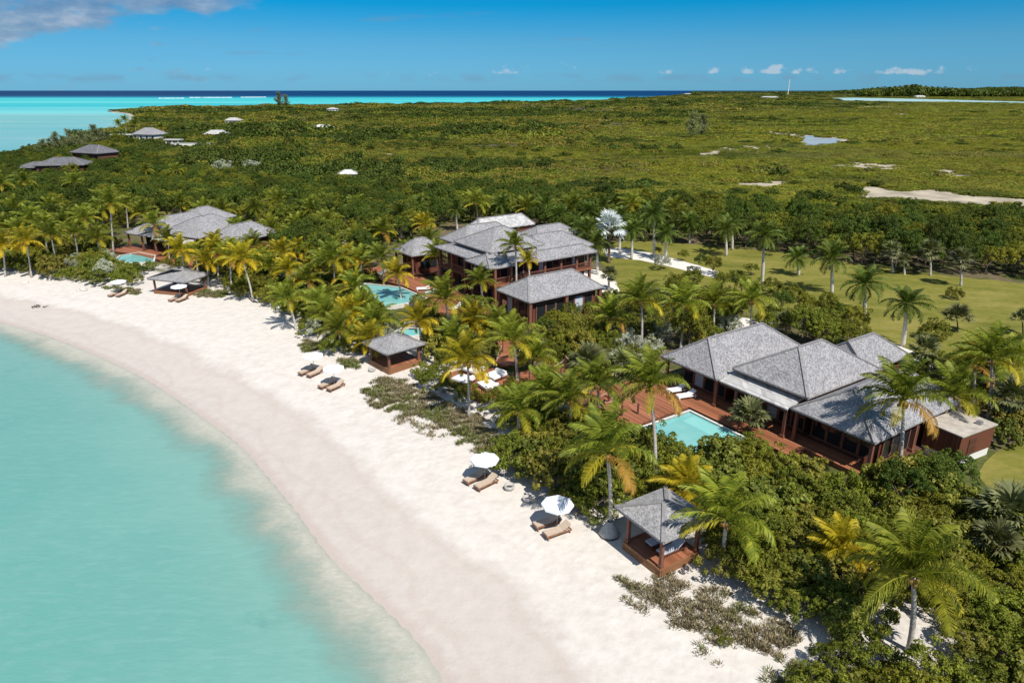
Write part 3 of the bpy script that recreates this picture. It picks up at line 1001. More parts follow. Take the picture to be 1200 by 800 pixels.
def villa_near():
    O, A = frame(775, 417, 4.9, math.atan2(-0.835, 0.55))
    t = thing('beach_villa', 'long single-storey villa with three parallel grey shingle hip roofs behind the near swimming pool', 'villa', (O[0], O[1], 0), A)
    # left room
    hip_roof(t, 0.0, 7.1, 0.0, 13.9, 4.9, 7.4, 2.6, 3.2)
    wall_box(t, 0.9, 6.4, 2.6, 13.0, ZD, 4.5)
    glazed(t, (0.95, 2.52), (6.35, 2.52), ZD + .01, 4.35, 4, (0, -1), (1,))
    for u in (0.45, 6.75):
        post(t, u, 0.55, ZD, 4.62)
    post(t, 0.45, 6.5, ZD, 4.62)
    # tall middle room with its pale lean-to veranda
    hip_roof(t, 7.35, 15.3, 1.7, 13.0, 5.75, 8.3, 3.9, 4.0)
    wall_box(t, 7.9, 14.7, 3.0, 12.2, ZD, 5.35)
    glazed(t, (7.95, 2.92), (14.65, 2.92), ZD + .01, 4.5, 5, (0, -1), (2,))
    ver = MB()
    vs = [(7.15, 0.35, 4.72), (14.45, 0.35, 4.72), (14.45, 2.6, 5.28), (7.15, 2.6, 5.28)]
    ver.add(vs + [(a, b, c - .14) for a, b, c in vs], [(0, 1, 2, 3), (7, 6, 5, 4), (0, 4, 5, 1), (1, 5, 6, 2), (2, 6, 7, 3), (3, 7, 4, 0)])
    vr = ver.build('veranda_roof', M['shingle_pale'], t)
    MB().box(7.2, 14.4, 0.42, 0.54, 4.34, 4.56).build('fascia', M['trim_wood'], vr)
    for u in (9.0, 11.75, 14.2):
        post(t, u, 0.62, ZD, 4.34)
    # right room
    hip_roof(t, 14.6, 22.0, 0.5, 14.0, 4.9, 7.4, 2.6, 3.2)
    wall_box(t, 15.3, 21.2, 2.9, 13.2, ZD, 4.5)
    glazed(t, (15.4, 2.82), (21.1, 2.82), ZD + .01, 4.35, 4, (0, -1))
    glazed(t, (21.28, 3.2), (21.28, 8.6), ZD + .01, 4.3, 4, (1, 0))
    for u in (15.0, 21.6):
        post(t, u, 1.0, ZD, 4.62)
    post(t, 21.6, 7.4, ZD, 4.62)
    MB().box(21.0, 21.1, 1.1, 7.3, ZD, ZD + 1.1).build('screen', M['louvre_wood'], t)
    # rear wing
    hip_roof(t, 8.2, 13.8, 13.3, 21.0, 5.0, 7.0, 0.9, 2.4)
    wall_box(t, 8.8, 13.2, 13.3, 20.4, Z0, 4.6)
    MB().box(0.3, 21.9, 2.3, 13.6, Z0 - .2, ZD - .01).build('plinth', M['trim_wood'], t)
    foot_local(O, A, (0, 22, -1.5, 14), 0.3)
    foot_local(O, A, (8, 14, 13, 21), 0.3)
    # flat-roofed store
    P = Vector((O[0], O[1])) + Vector((math.cos(A), math.sin(A))) * 21.6 + Vector((-math.sin(A), math.cos(A))) * 8.9
    b = thing('service_block', 'red-brown boarded service block with flat beige roof at the right end of the near villa', 'outbuilding', (P.x, P.y, 0), A - 0.10)
    MB().box(0, 3.0, 0, 4.6, Z0 + .75, 4.15).build('wall', M['wall_wood'], b)
    MB().box(0.06, 2.94, 0.06, 4.54, Z0 - .2, Z0 + .748).build('plinth', M['white_wall'], b)
    rf = MB().box(-.12, 3.12, -.12, 4.72, 4.152, 4.26).build('roof', M['flat_roof'], b)
    MB().box(2.2, 2.6, 3.1, 3.5, 4.262, 4.55).build('vent', M['metal_grey'], rf)
    MB().box(3.0, 3.05, 1.2, 2.2, Z0 + .8, 3.7).build('door', M['louvre_wood'], b)
    foot_local((P.x, P.y), A, (0, 3, 0, 4.6), 0.5)
    # timber deck
    d = thing('pool_deck', 'reddish timber deck wrapped round the near pool in front of the long villa', 'deck', (O[0], O[1], 0), A)
    poly = [(-2.2, 2.2), (-2.2, -9.8), (5.5, -9.8), (5.5, -1.6), (16.6, -1.6), (16.6, 0.4), (22.2, 0.4), (22.2, 2.28)]
    MB().prism(poly, ZD - .14, ZD).build('decking', M['deck_wood'], d)
    MB().prism([(a * .99 + .08, b * .99) for a, b in poly], Z0 - .25, ZD - .142).build('skirt', M['trim_wood'], d)
    foot_local(O, A, (-2.2, 5.5, -9.8, 2.2), 0.1)
    # pool
    p = thing('swimming_pool', 'rectangular turquoise pool with pale coping in front of the long villa', 'pool', (O[0], O[1], 0), A)
    pool_shape(p, [(6.0, -9.3), (13.4, -9.3), (13.4, -2.0), (6.0, -2.0)], ZD)
    sh = MB().box(6.9, 13.0, -3.9, -2.34, ZD - .9, ZD - .22).build('ledge', M['coping'], p)
    foot_local(O, A, (5.8, 13.6, -9.5, -1.6), 0.0)
    return O, A


def pool_shape(p, poly, z, w=0.26):
    """basin, coping, water of one pool"""
    n = len(poly)
    c = Vector((sum(a for a, b in poly) / n, sum(b for a, b in poly) / n))

    def inset(k):
        out = []
        for i in range(n):
            a, b, d = Vector(poly[i - 1]), Vector(poly[i]), Vector(poly[(i + 1) % n])
            e1, e2 = (b - a).normalized(), (d - b).normalized()
            n1, n2 = Vector((-e1.y, e1.x)), Vector((-e2.y, e2.x))
            m = (n1 + n2)
            m = m / max(0.3, m.length_squared / 2)
            out.append(tuple(b + m * k))
        return out
    inn = inset(w)
    mb = MB()
    for i in range(n):
        j = (i + 1) % n
        vs = [(*poly[i], z - .3), (*poly[j], z - .3), (*inn[j], z - .3), (*inn[i], z - .3), (*poly[i], z + .03), (*poly[j], z + .03), (*inn[j], z + .03), (*inn[i], z + .03)]
        mb.add(vs, [(4, 5, 6, 7), (0, 1, 5, 4), (2, 3, 7, 6)])
    mb.build('coping', M['coping'], p)
    ba = MB()
    tris = tessellate_polygon([[Vector((*q, 0)) for q in inn]])
    zb = z - 0.9
    fs = []
    for t in tris:
        a, b, d = [Vector((*inn[i], 0)) for i in t]
        fs.append(tuple(t) if (b - a).cross(d - a).z > 0 else tuple(t)[::-1])
    ba.add([(*q, zb) for q in inn], fs)
    for i in range(n):
        j = (i + 1) % n
        ba.add([(*inn[i], zb), (*inn[j], zb), (*inn[j], z + .025), (*inn[i], z + .025)], [(0, 1, 2, 3)])
    ba.build('basin', M['pool_basin'], p)
    ba2 = MB().add([(*q, z - .12) for q in inn], fs)
    ba2.build('water', M['pool_water'], p)
    MB().prism(poly, z - 1.3, z - 1.0).build('shell', M['white_wall'], p)
    sd = MB()
    for i in range(n):
        j = (i + 1) % n
        sd.add([(*poly[i], z - 1.3), (*poly[j], z - 1.3), (*poly[j], z - .3), (*poly[i], z - .3)], [(0, 1, 2, 3)])
    sd.build('outer_wall', M['coping'], p)


def villa_middle():
    O, A = frame(581, 339, 5.2, math.atan2(-0.81, 0.58))
    # front pavilion
    t = thing('guest_pavilion', 'low pavilion with one grey shingle hip roof in front of the two-storey villa', 'pavilion', (O[0], O[1], 0), A)
    hip_roof(t, 0, 7.4, 0, 12.6, 5.2, 7.3, 2.6, 2.6)
    wall_box(t, 0.9, 6.6, 1.2, 11.8, ZD, 4.8)
    glazed(t, (1.0, 1.12), (6.5, 1.12), ZD + .01, 4.5, 4, (0, -1), (0,))
    glazed(t, (6.68, 1.6), (6.68, 11.2), ZD + .01, 4.5, 6, (1, 0), (4,))
    for u, v in ((0.4, 0.4), (7.0, 0.4), (7.0, 12.2), (7.0, 6.3)):
        post(t, u, v, Z0, 4.92, 0.45)
    MB().box(0.5, 7.0, 0.7, 12.1, Z0 - .2, ZD - .01).build('plinth', M['trim_wood'], t)
    foot_local(O, A, (0, 7.4, 0, 12.6), 0.3)
    # two storey house
    t = thing('two_storey_villa', 'two-storey villa with balcony and stacked grey shingle roofs between the two lower houses', 'villa', (O[0], O[1], 0), A)
    wall_box(t, -15.5, -4.6, 3.6, 13.5, ZD, 7.3)
    hip_roof(t, -18.6, -3.2, 1.2, 15.0, 7.55, 9.6, 6.2, 6.2)
    hip_roof(t, -15.2, -5.6, 2.8, 12.6, 8.75, 11.2, 4.3, 4.0)
    hip_roof(t, -9.2, -2.6, 0.9, 5.4, 7.3, 8.6, 1.6, 1.6)
    # long right wing
    hip_roof(t, -12.5, -4.2, 10.5, 21.0, 7.9, 9.7, 2.0, 3.0)
    wall_box(t, -11.8, -5.2, 13.5, 20.2, ZD, 7.5)
    hip_roof(t, -6.0, -2.2, 8.6, 20.0, 7.32, 8.35, 1.5, 1.5)
    # rear roofs
    hip_roof(t, -23.5, -15.8, 5.0, 16.5, 7.6, 9.9, 3.0, 3.0)
    wall_box(t, -22.8, -15.6, 6.0, 15.8, Z0, 7.2)
    hip_roof(t, -24.5, -20.2, 10.5, 22.0, 8.6, 10.2, 1.4, 1.4, mat='shingle_pale')
    wall_box(t, -24.0, -20.6, 16.0, 21.5, Z0, 8.2)
    # balcony and posts
    MB().box(-18.0, -4.4, 1.6, 3.58, 4.55, 4.75).build('balcony', M['deck_wood'], t)
    MB().box(-4.38, -2.7, 1.6, 19.6, 4.55, 4.75).build('balcony', M['deck_wood'], t)
    railing(t, [(-17.9, 1.75), (-2.85, 1.75), (-2.85, 19.4)], 4.751)
    for u in (-17.8, -14.2, -10.6, -8.6, -6.2, -2.9):
        post(t, u, 1.85, ZD, 7.28, 0.34)
    for v in (4.6, 7.6, 10.6, 13.6, 16.6, 19.3):
        post(t, -3.0, v, ZD, 7.05, 0.34)
    glazed(t, (-15.4, 3.52), (-4.7, 3.52), 4.8, 7.15, 8, (0, -1), (3,))
    glazed(t, (-15.4, 3.52), (-4.7, 3.52), ZD + .01, 4.4, 8, (0, -1))
    glazed(t, (-4.52, 3.8), (-4.52, 13.3), 4.8, 7.1, 7, (1, 0), (5,))
    glazed(t, (-5.12, 13.7), (-5.12, 20.0), 4.8, 7.1, 5, (1, 0), (3,))
    MB().box(-18.4, -2.5, 1.0, 20.2, Z0 - .2, ZD - .01).build('plinth', M['trim_wood'], t)
    foot_local(O, A, (-24.5, -2.2, 0.9, 21.0), 0.3)
    # small left pavilion
    s = thing('garden_pavilion', 'small red-brown pavilion with pale hip roof to the left of the two-storey villa', 'pavilion', (O[0], O[1], 0), A)
    hip_roof(s, -30.6, -23.9, 0.0, 7.0, 5.2, 7.2, 2.6, 2.8)
    wall_box(s, -29.6, -24.8, 1.4, 6.2, ZD, 4.8)
    for u in (-30.2, -24.4):
        post(s, u, 0.4, ZD, 4.92)
    glazed(s, (-29.5, 1.32), (-24.9, 1.32), ZD + .01, 4.4, 3, (0, -1))
    MB().box(-24.75, -24.70, 2.0, 5.0, ZD + .8, 3.9).build('window', M['glass_dark'], s)
    MB().box(-30.4, -24.0, 0.2, 6.8, Z0 - .2, ZD - .01).build('plinth', M['trim_wood'], s)
    foot_local(O, A, (-30.6, -23.9, 0, 7), 0.3)
    # distant end of the range
    e = thing('rear_pavilion', 'grey hip-roofed pavilion at the far right end of the two-storey villa', 'pavilion', (O[0], O[1], 0), A)
    hip_roof(e, -20.0, -13.0, 17.0, 27.0, 7.2, 9.0, 2.6, 2.6)
    wall_box(e, -19.2, -13.8, 18.0, 26.2, Z0, 6.8)
    foot_local(O, A, (-20, -13, 17, 27), 0.3)
    # deck and pool
    d = thing('pool_deck', 'reddish timber deck between the middle pool and the two-storey villa', 'deck', (O[0], O[1], 0), A)
    poly = [(-33.0, 0.1), (-33.0, -5.0), (-25.0, -5.0), (-19.5, -3.8), (-11.0, -3.8), (-9.5, -6.5), (-5.5, -6.5), (-2.0, -3.2), (2.5, -2.6), (2.5, -.1), (-2.0, -.1), (-2.0, 1.0), (-23.0, 1.0), (-23.3, 0.1)]
    MB().prism(poly, ZD - .14, ZD).build('decking', M['deck_wood'], d)
    MB().prism([(a * .995, b * .995 + .03) for a, b in poly], Z0 - .25, ZD - .142).build('skirt', M['trim_wood'], d)
    c, sn = math.cos(A), math.sin(A)
    W = lambda q: [(O[0] + a * c - b * sn, O[1] + a * sn + b * c) for a, b in q]
    FOOT.append(W([(-33, 1), (-33, -5), (-19.5, -4), (-10.8, -4), (-9.5, -6), (-5.5, -6), (-2, -3), (2.5, -2), (2.5, 1)]))
    pool = [(-24.5, -8.0), (-22.0, -10.5), (-17.0, -11.5), (-10.8, -11.0), (-11.3, -4.0), (-19.0, -4.4)]
    p = thing('swimming_pool', 'many-sided bright turquoise pool beside the two-storey villa and its deck', 'pool', (O[0], O[1], 0), A)
    pool_shape(p, pool, ZD)
    FOOT.append(W(pool))
    return O, A


def villa_left():
    O, A = frame(150, 272, 4.8, math.atan2(-0.49, 0.87))
    t = thing('beach_villa', 'farthest beach villa with pale grey hip roofs behind the palms at left', 'villa', (O[0], O[1], 0), A)
    hip_roof(t, -0.5, 8.5, -0.5, 14.5, 4.8, 7.4, 6.5, 3.0)
    hip_roof(t, 8.3, 19.0, 0.8, 13.0, 5.4, 8.1, 4.2, 4.2)
    hip_roof(t, 18.6, 26.0, 2.5, 13.5, 5.0, 7.3, 3.0, 3.4)
    hip_roof(t, -4.0, 5.0, 12.0, 21.0, 5.2, 7.4, 3.4, 3.4)
    vs = [(8.0, -.7, 4.5), (18.0, -.7, 4.5), (18.0, 1.6, 5.1), (8.0, 1.6, 5.1)]
    MB().add(vs + [(a, b, c - .14) for a, b, c in vs], [(0, 1, 2, 3), (7, 6, 5, 4), (0, 4, 5, 1), (1, 5, 6, 2), (2, 6, 7, 3), (3, 7, 4, 0)]).build('veranda_roof', M['shingle_pale'], t)
    wall_box(t, 0.5, 7.9, 3.0, 13.6, ZD, 4.4)
    wall_box(t, 8.9, 18.4, 3.2, 12.4, ZD, 5.0)
    wall_box(t, 19.2, 25.4, 3.6, 12.9, ZD, 4.6)
    wall_box(t, -3.4, 4.4, 13.7, 20.4, Z0, 4.8)
    for u, v in ((-0.1, 0), (4, 0), (8.2, -.3), (11.5, -.3), (14.8, -.3), (17.8, -.3), (20.5, 2.9), (25.6, 2.9)):
        post(t, u, v, Z0, 4.36)
    glazed(t, (0.7, 2.92), (7.8, 2.92), ZD + .01, 4.2, 4, (0, -1))
    glazed(t, (9.0, 3.12), (18.3, 3.12), ZD + .01, 4.3, 6, (0, -1))
    glazed(t, (19.3, 3.52), (25.3, 3.52), ZD + .01, 4.3, 4, (0, -1))
    MB().box(0.1, 25.6, 2.5, 13.0, Z0 - .2, ZD - .01).build('plinth', M['trim_wood'], t)
    foot_local(O, A, (-4, 26, -1, 14), 0.2)
    foot_local(O, A, (-4, 5, 12, 21), 0.3)
    d = thing('pool_deck', 'red timber deck of the farthest beach villa, seen between palms at left', 'deck', (O[0], O[1], 0), A)
    poly = [(-2.0, 2.4), (-2.0, -3.6), (8.0, -3.2), (20.0, -4.5), (26.0, -3.0), (26.0, 2.4)]
    MB().prism(poly, ZD - .14, ZD).build('decking', M['deck_wood'], d)
    MB().prism([(a * .99 + .1, b * .99) for a, b in poly], Z0 - .25, ZD - .142).build('skirt', M['trim_wood'], d)
    foot_local(O, A, (-2, 24, -3.6, 2), 0.0)
    P = [at(*q) for q in ((133, 306, 1.8), (150, 309, 1.8), (181, 308, 1.8), (183, 300, 1.8), (163, 296, 1.8), (140, 300, 1.8))]
    c0 = at(160, 303, 1.8)
    p = thing('swimming_pool', 'small turquoise pool at the left in front of the farthest beach villa', 'pool', (c0.x, c0.y, 0), 0)
    pool_shape(p, [(q.x - c0.x, q.y - c0.y) for q in P], ZD + .02)
    FOOT.append([(q.x, q.y) for q in P])


VN = villa_near()
VM = villa_middle()
villa_left()


# ---- beach gazebos
def gazebo(c, ang, w, d, label, zfloor=1.75, ze=3.75, zr=5.1, roofgrow=0.45, screen=False):
    z0 = gz(c[0], c[1])
    t = thing('beach_gazebo', label, 'gazebo', (c[0], c[1], 0), ang, 'shingle-roofed gazebos along the beach')
    hw, hd = w / 2, d / 2
    fl = MB().box(-hw + .1, hw - .1, -hd + .1, hd - .1, z0 - .2, zfloor).build('deck_floor', M['deck_wood'], t)
    tr = MB()
    for k in range(2):
        z1 = zfloor - .30 * k
        tr.box(-hw - .02 * k, hw + .02 * k, -hd - .03 - .02 * k, -hd + .097, z1 - .27, z1 + .05 - k * .03)
        tr.box(-hw - .02 * k, hw + .02 * k, hd - .097, hd + .03 + .02 * k, z1 - .27, z1 + .05 - k * .03)
        tr.box(-hw - .03 - .02 * k, -hw + .097, -hd + .1, hd - .1, z1 - .27, z1 + .05 - k * .03)
        tr.box(hw - .097, hw + .03 + .02 * k, -hd + .1, hd - .1, z1 - .27, z1 + .05 - k * .03)
    tr.build('step_edge', M['teak'], t)
    for su in (-1, 1):
        for sv in (-1, 1):
            u, v = su * (hw - .2), sv * (hd - .2)
            mb = MB().box(u - .11, u + .11, v - .11, v + .11, zfloor + .06, ze - .1)
            mb.box(u - .15, u + .15, v - .15, v + .15, zfloor + .055, zfloor + .28)
            mb.build('post', M['post_wood'], t)
    g = roofgrow
    hip_roof(t, -hw - g, hw + g, -hd - g, hd + g, ze, zr, hd + g - .12 if d >= w else None, hd + g - .12 if d >= w else None, mat='shingle_fine')
    bm = MB()
    for sv in (-1, 1):
        bm.box(-hw + .1, hw - .1, sv * (hd - .2) - .06, sv * (hd - .2) + .06, ze - .38, ze - .20)
    for su in (-1, 1):
        bm.box(su * (hw - .2) - .06, su * (hw - .2) + .06, -hd + .28, hd - .28, ze - .381, ze - .201)
    bm.build('beam', M['trim_wood'], t)
    c_, s_ = math.cos(ang), math.sin(ang)
    FOOT.append([(c[0] + a * c_ - b * s_, c[1] + a * s_ + b * c_) for a, b in ((-hw - .6, -hd - .6), (hw + .6, -hd - .6), (hw + .6, hd + .6), (-hw - .6, hd + .6))])
    return t


gazebo((9.85, 37.6), R(-58), 3.5, 3.5, 'near beach gazebo holding two grey loungers, beside the palm with the grey stone cover', 1.75, 4.4, 5.25, .5)
p2 = at(459, 404, 3.9)
gazebo((p2.x + .2, p2.y + .6), R(-48), 3.9, 4.2, 'middle beach gazebo with a dark red-brown base half hidden by shrubs', 1.9, 3.9, 5.0)
p3 = at(200, 325, 3.8)
gazebo((p3.x + .6, p3.y + 1.2), R(-18), 6.2, 4.2, 'farthest beach gazebo, low and wide, in front of the left villa pool', 1.6, 3.7, 5.0)


# ---- loungers and parasols
def make_lounger(label, group, cushion, wood='teak'):
    t = thing('sun_lounger', label, 'sun lounger', (0, 0, 0), 0, group)
    fr = MB()
    for s in (-1, 1):
        fr.box(-1.0, 1.0, s * .33 - .03, s * .33 + .03, .24, .33)
    fr.box(-1.0, -.94, -.298, .298, .24, .33).box(.94, 1.0, -.298, .298, .24, .33)
    for k in range(10):
        x = -.88 + k * .13
        fr.box(x, x + .08, -.298, .298, .30, .325)
    fr.build('frame', M[wood], t)
    for sx in (-.9, .82):
        for sy in (-1, 1):
            MB().box(sx, sx + .08, sy * .31 - .03, sy * .31 + .03, 0.0, .238).build('leg', M[wood], t)
    a = R(32)
    bx, bz = .34, .335
    ex, ez = bx + .72 * math.cos(a), bz + .72 * math.sin(a)
    MB().bar((bx, 0, bz), (ex, 0, ez), .62, .03, (0, 0, 1)).build('backrest', M[wood], t)
    nx, nz = -math.sin(a) * .06, math.cos(a) * .06
    cu = MB().box(-.97, .34, -.31, .31, .335, .43)
    cu.bar((bx + nx, 0, bz + nz + .005), (ex + nx, 0, ez + nz + .005), .62, .09)
    cu.build('cushion', M[cushion], t)
    st = MB()
    for s in (-1, 1):
        st.bar((.72, s * .26, .33), (ex - .12, s * .26, ez - .10), .03, .03)
    st.build('prop', M[wood], t)
    return t


def make_parasol(label, group):
    t = thing('beach_parasol', label, 'parasol', (0, 0, 0), 0, group)
    r, zt, ze = 1.14, 2.34, 2.06
    vs, fs = [(0, 0, zt)], []
    for i in range(8):
        a = 2 * math.pi * (i + .5) / 8
        vs.append((r * math.cos(a), r * math.sin(a), ze))
    for i in range(8):
        a = 2 * math.pi * (i + .5) / 8
        vs.append((r * math.cos(a), r * math.sin(a), ze - .14))
    for i in range(8):
        j = (i + 1) % 8
        fs.append((0, 1 + i, 1 + j))
        fs.append((1 + i, 9 + i, 9 + j, 1 + j))
    c = MB().add(vs, fs).build('canopy', M['canvas_white'], t)
    so = c.modifiers.new('thickness', 'SOLIDIFY')
    so.thickness = 0.012
    rb = MB()
    for i in range(8):
        a = 2 * math.pi * (i + .5) / 8
        rb.bar((0, 0, zt - .03), (r * .97 * math.cos(a), r * .97 * math.sin(a), ze - .015), .025, .02)
    rb.build('rib', M['teak'], t)
    MB().tube([(0, 0, 0), (0, 0, zt + .06)], .026, 10).build('pole', M['metal_grey'], t)
    MB().lathe([(.0, .002), (.26, .002), (.26, .05), (.05, .08), (.04, .2), (.0, .2)], 16).build('base', M['stone_grey'], t)
    MB().lathe([(.0, zt + .12), (.035, zt + .08), (.04, zt + .03), (.0, zt + .02)], 10).build('finial', M['canvas_white'], t)
    return t


LG = 'teak loungers in pairs on the beach sand'
lng = make_lounger('wooden sun lounger with beige cushion', LG, 'cushion_beige')
par = make_parasol('white beach parasol', 'white parasols over the beach loungers')
sets = [  # foot of the sunny lounger, its head, parasol foot, words
    ((637, 632), (668, 620), (646, 621), 'nearest pair, next to the near gazebo'),
    ((557, 576), (582, 563), (566, 569), 'second pair from the near end, below the dark bushes'),
    ((382, 461), (405, 450), (394, 455), 'pair just below the middle gazebo'),
    ((358, 445), (381, 434), (370, 440), 'pair by the dune grass tuft left of the middle gazebo'),
    ((205, 356), (222, 349), (213, 352), 'pair below the farthest gazebo'),
    ((135, 350), (151, 343), (143, 346), 'leftmost pair, far along the beach'),
]
first = True
for (f, h, pp, w) in sets:
    F0, H0 = ground(*f), ground(*h)
    d = (H0 - F0)
    ang = math.atan2(d.y, d.x)
    c = (F0 + H0) / 2
    nrm = Vector((-math.sin(ang), math.cos(ang), 0))
    for k, side in enumerate(('sunlit', 'shaded')):
        q = c + nrm * (1.22 * k) - Vector((math.cos(ang), math.sin(ang), 0)) * (0.12 * k)
        q.z = gz(q.x, q.y) + .0
        lab = '%s beige-cushioned lounger of the %s' % (side, w)
        if first:
            o = lng
            o.location = q
            o.rotation_euler = (0, 0, ang)
            o['label'] = lab
            first = False
        else:
            o = copy_tree(lng, q, ang, lab)
    q = c + nrm * 0.50 + Vector((math.cos(ang), math.sin(ang), 0)) * 0.30
    q.z = gz(q.x, q.y)
    lab = 'white parasol over the ' + w.replace('pair', 'lounger pair', 1)
    if par.get('placed') is None:
        par.location = q
        par.rotation_euler = (0, 0, 0.3)
        par['label'] = lab
        par['placed'] = 1
    else:
        o = copy_tree(par, q, 0.3 + random.Random(len(w)).uniform(-.2, .2), lab)
        del o['placed']
del par['placed']

g0 = make_lounger('grey-cushioned lounger on the sunny side inside the near gazebo', 'loungers inside the near gazebo', 'cushion_grey', 'trim_wood')
ga = R(-58)
gu, gv = Vector((math.cos(ga), math.sin(ga), 0)), Vector((-math.sin(ga), math.cos(ga), 0))
C0 = Vector((9.85, 37.6, 1.751))
g0.location = C0 + gu * 0.75 + gv * 0.1
g0.rotation_euler = (0, 0, ga + R(88))
copy_tree(g0, C0 - gu * 0.35 + gv * 0.15, ga + R(88), 'grey-cushioned lounger in shade deep inside the near gazebo')

w0 = make_lounger('left white lounger on the deck by the near villa posts', 'white loungers on the villa decks', 'cushion_white', 'cushion_white')
O, A = VN


def loc(fr, u, v, z):
    (ox, oy), a = fr
    return Vector((ox + u * math.cos(a) - v * math.sin(a), oy + u * math.sin(a) + v * math.cos(a), z))


w0.location = loc(VN, 2.5, -0.3, ZD)
w0.rotation_euler = (0, 0, A + R(75))
copy_tree(w0, loc(VN, 4.0, -0.4, ZD), A + R(75), 'right white lounger on the deck by the near villa posts')
A2 = VM[1]
for k, (u, v, lab) in enumerate(((-15.5, -2.6, 'white lounger nearest the pool on the two-storey villa deck'), (-13.2, -2.6, 'white lounger close to the villa wall on the two-storey villa deck'),
                                 (-4.5, -3.5, 'white lounger on the deck corner right of the middle pool'), (-27.6, -3.6, 'lone white lounger left of the middle pool'))):
    copy_tree(w0, loc(VM, u, v, ZD), A2 + R(60 + 20 * k), lab)

# ---- sunken terrace with daybeds under the palms
tc = at(563, 445, 1.9)
TA = R(-52)
t = thing('lounge_terrace', 'timber terrace with white daybeds half hidden under palms above the dune', 'terrace', (tc.x, tc.y, 0), TA)
MB().box(-3.6, 3.6, -2.6, 3.0, Z0 - .2, ZD).build('decking', M['deck_wood'], t)
MB().box(-3.7, 3.7, -2.75, -2.61, Z0 - .2, ZD - .05).build('skirt', M['trim_wood'], t)
foot_terrace = [(loc(((tc.x, tc.y), TA), a, b, 0).x, loc(((tc.x, tc.y), TA), a, b, 0).y) for a, b in ((-3.8, -2.8), (3.8, -2.8), (3.8, 3.2), (-3.8, 3.2))]
FOOT.append(foot_terrace)


def make_daybed():
    t = thing('daybed', 'wide white daybed', 'daybed', (0, 0, 0), 0, 'white daybeds on the lounge terrace')
    MB().box(-1.0, 1.0, -.8, .8, .12, .30).build('base', M['trim_wood'], t)
    for sx in (-.85, .85):
        for sy in (-.65, .65):
            MB().box(sx - .06, sx + .06, sy - .06, sy + .06, 0, .118).build('leg', M['trim_wood'], t)
    MB().box(-.97, .97, -.77, .77, .302, .50).build('mattress', M['cushion_white'], t)
    MB().box(.62, .95, -.7, .7, .502, .72).build('pillow', M['cushion_white'], t)
    return t


db = make_daybed()
for k, (u, v, lab) in enumerate(((-2.0, 0.6, 'white daybed at the left of the lounge terrace'), (0.6, 1.5, 'white daybed at the back of the lounge terrace'),
                                 (2.2, -0.6, 'white daybed at the right of the lounge terrace'), (-0.6, -1.7, 'white daybed nearest the beach on the lounge terrace'))):
    q = loc(((tc.x, tc.y), TA), u, v, ZD)
    if k == 0:
        db.location = q
        db.rotation_euler = (0, 0, TA + .2)
        db['label'] = lab
    else:
        copy_tree(db, q, TA + (.2, 1.7, -.1, .3)[k], lab)
q = loc(((tc.x, tc.y), TA), 1.0, 0.2, ZD)
t = thing('fire_bowl', 'dark round fire bowl among the white daybeds on the lounge terrace', 'fire bowl', (q.x, q.y, q.z), 0)
MB().lathe([(0, .12), (.22, .14), (.42, .32), (.45, .42), (.39, .42), (.33, .30), (0, .2)], 18).build('bowl', M['stone_dark'], t, True)
MB().lathe([(0, 0.002), (.26, .002), (.2, .12), (0, .12)], 14).build('foot', M['stone_dark'], t)


# ---- rope-railed walkways through the garden
def walkway(px, label, w=1.7):
    pts = [at(a, b, ZD) for a, b in px]
    t = thing('boardwalk', label, 'boardwalk', (pts[0].x, pts[0].y, 0), 0, 'rope-railed boardwalks in the garden')
    L = [p - Vector((pts[0].x, pts[0].y, 0)) for p in pts]
    mb, po, ro = MB(), [], MB()
    for i, (a, b) in enumerate(zip(L[:-1], L[1:])):
        d = (b - a).normalized()
        s = Vector((-d.y, d.x, 0))
        dz = Vector((0, 0, -.003 * i))
        q = [a - s * w / 2 - d * .1, b - s * w / 2 + d * .1, b + s * w / 2 + d * .1, a + s * w / 2 - d * .1]
        mb.prism([(p.x, p.y) for p in q], ZD - .22 - .003 * i, ZD - .003 * i)
        FOOT.append([(p.x + pts[0].x, p.y + pts[0].y) for p in q])
        n = max(1, int((b - a).length / 2.2))
        for sd in (-1, 1):
            for k in range(n + 1):
                p = a.lerp(b, k / n) + s * (sd * (w / 2 - .1))
                po.append((p.x, p.y))
                if k:
                    o = a.lerp(b, (k - 1) / n) + s * (sd * (w / 2 - .1))
                    pp = []
                    for j in range(7):
                        r = o.lerp(p, j / 6)
                        pp.append((r.x, r.y, ZD + .95 - .28 * (1 - (2 * j / 6 - 1) ** 2)))
                    ro.tube(pp, .03, 5)
    mb.build('decking', M['deck_wood'], t)
    for x, y in po:
        MB().box(x - .08, x + .08, y - .08, y + .08, Z0 - .1, ZD + 1.05).build('post', M['trim_wood'], t)
    ro.build('rope', M['rope'], t)


walkway([(592, 428), (600, 412), (594, 398)], 'short boardwalk behind the lounge terrace beside the dark palm trunk', 2.4)
walkway([(612, 442), (652, 428), (668, 440)], 'bent boardwalk with rope rails in the middle of the garden', 2.4)
walkway([(676, 488), (700, 478), (722, 470), (738, 486)], 'boardwalk with rope rails leading to the near pool deck', 1.8)

# plunge pool behind the middle gazebo
c0 = at(481, 389, ZD)
p = thing('plunge_pool', 'small oval pale blue plunge pool behind the middle gazebo', 'pool', (c0.x, c0.y, 0), 0)
pool_shape(p, [(2.1 * math.cos(2 * math.pi * k / 14), 1.7 * math.sin(2 * math.pi * k / 14)) for k in range(14)], ZD, 0.3)
FOOT.append([(c0.x + 2.3 * math.cos(2 * math.pi * k / 10), c0.y + 2.0 * math.sin(2 * math.pi * k / 10)) for k in range(10)])


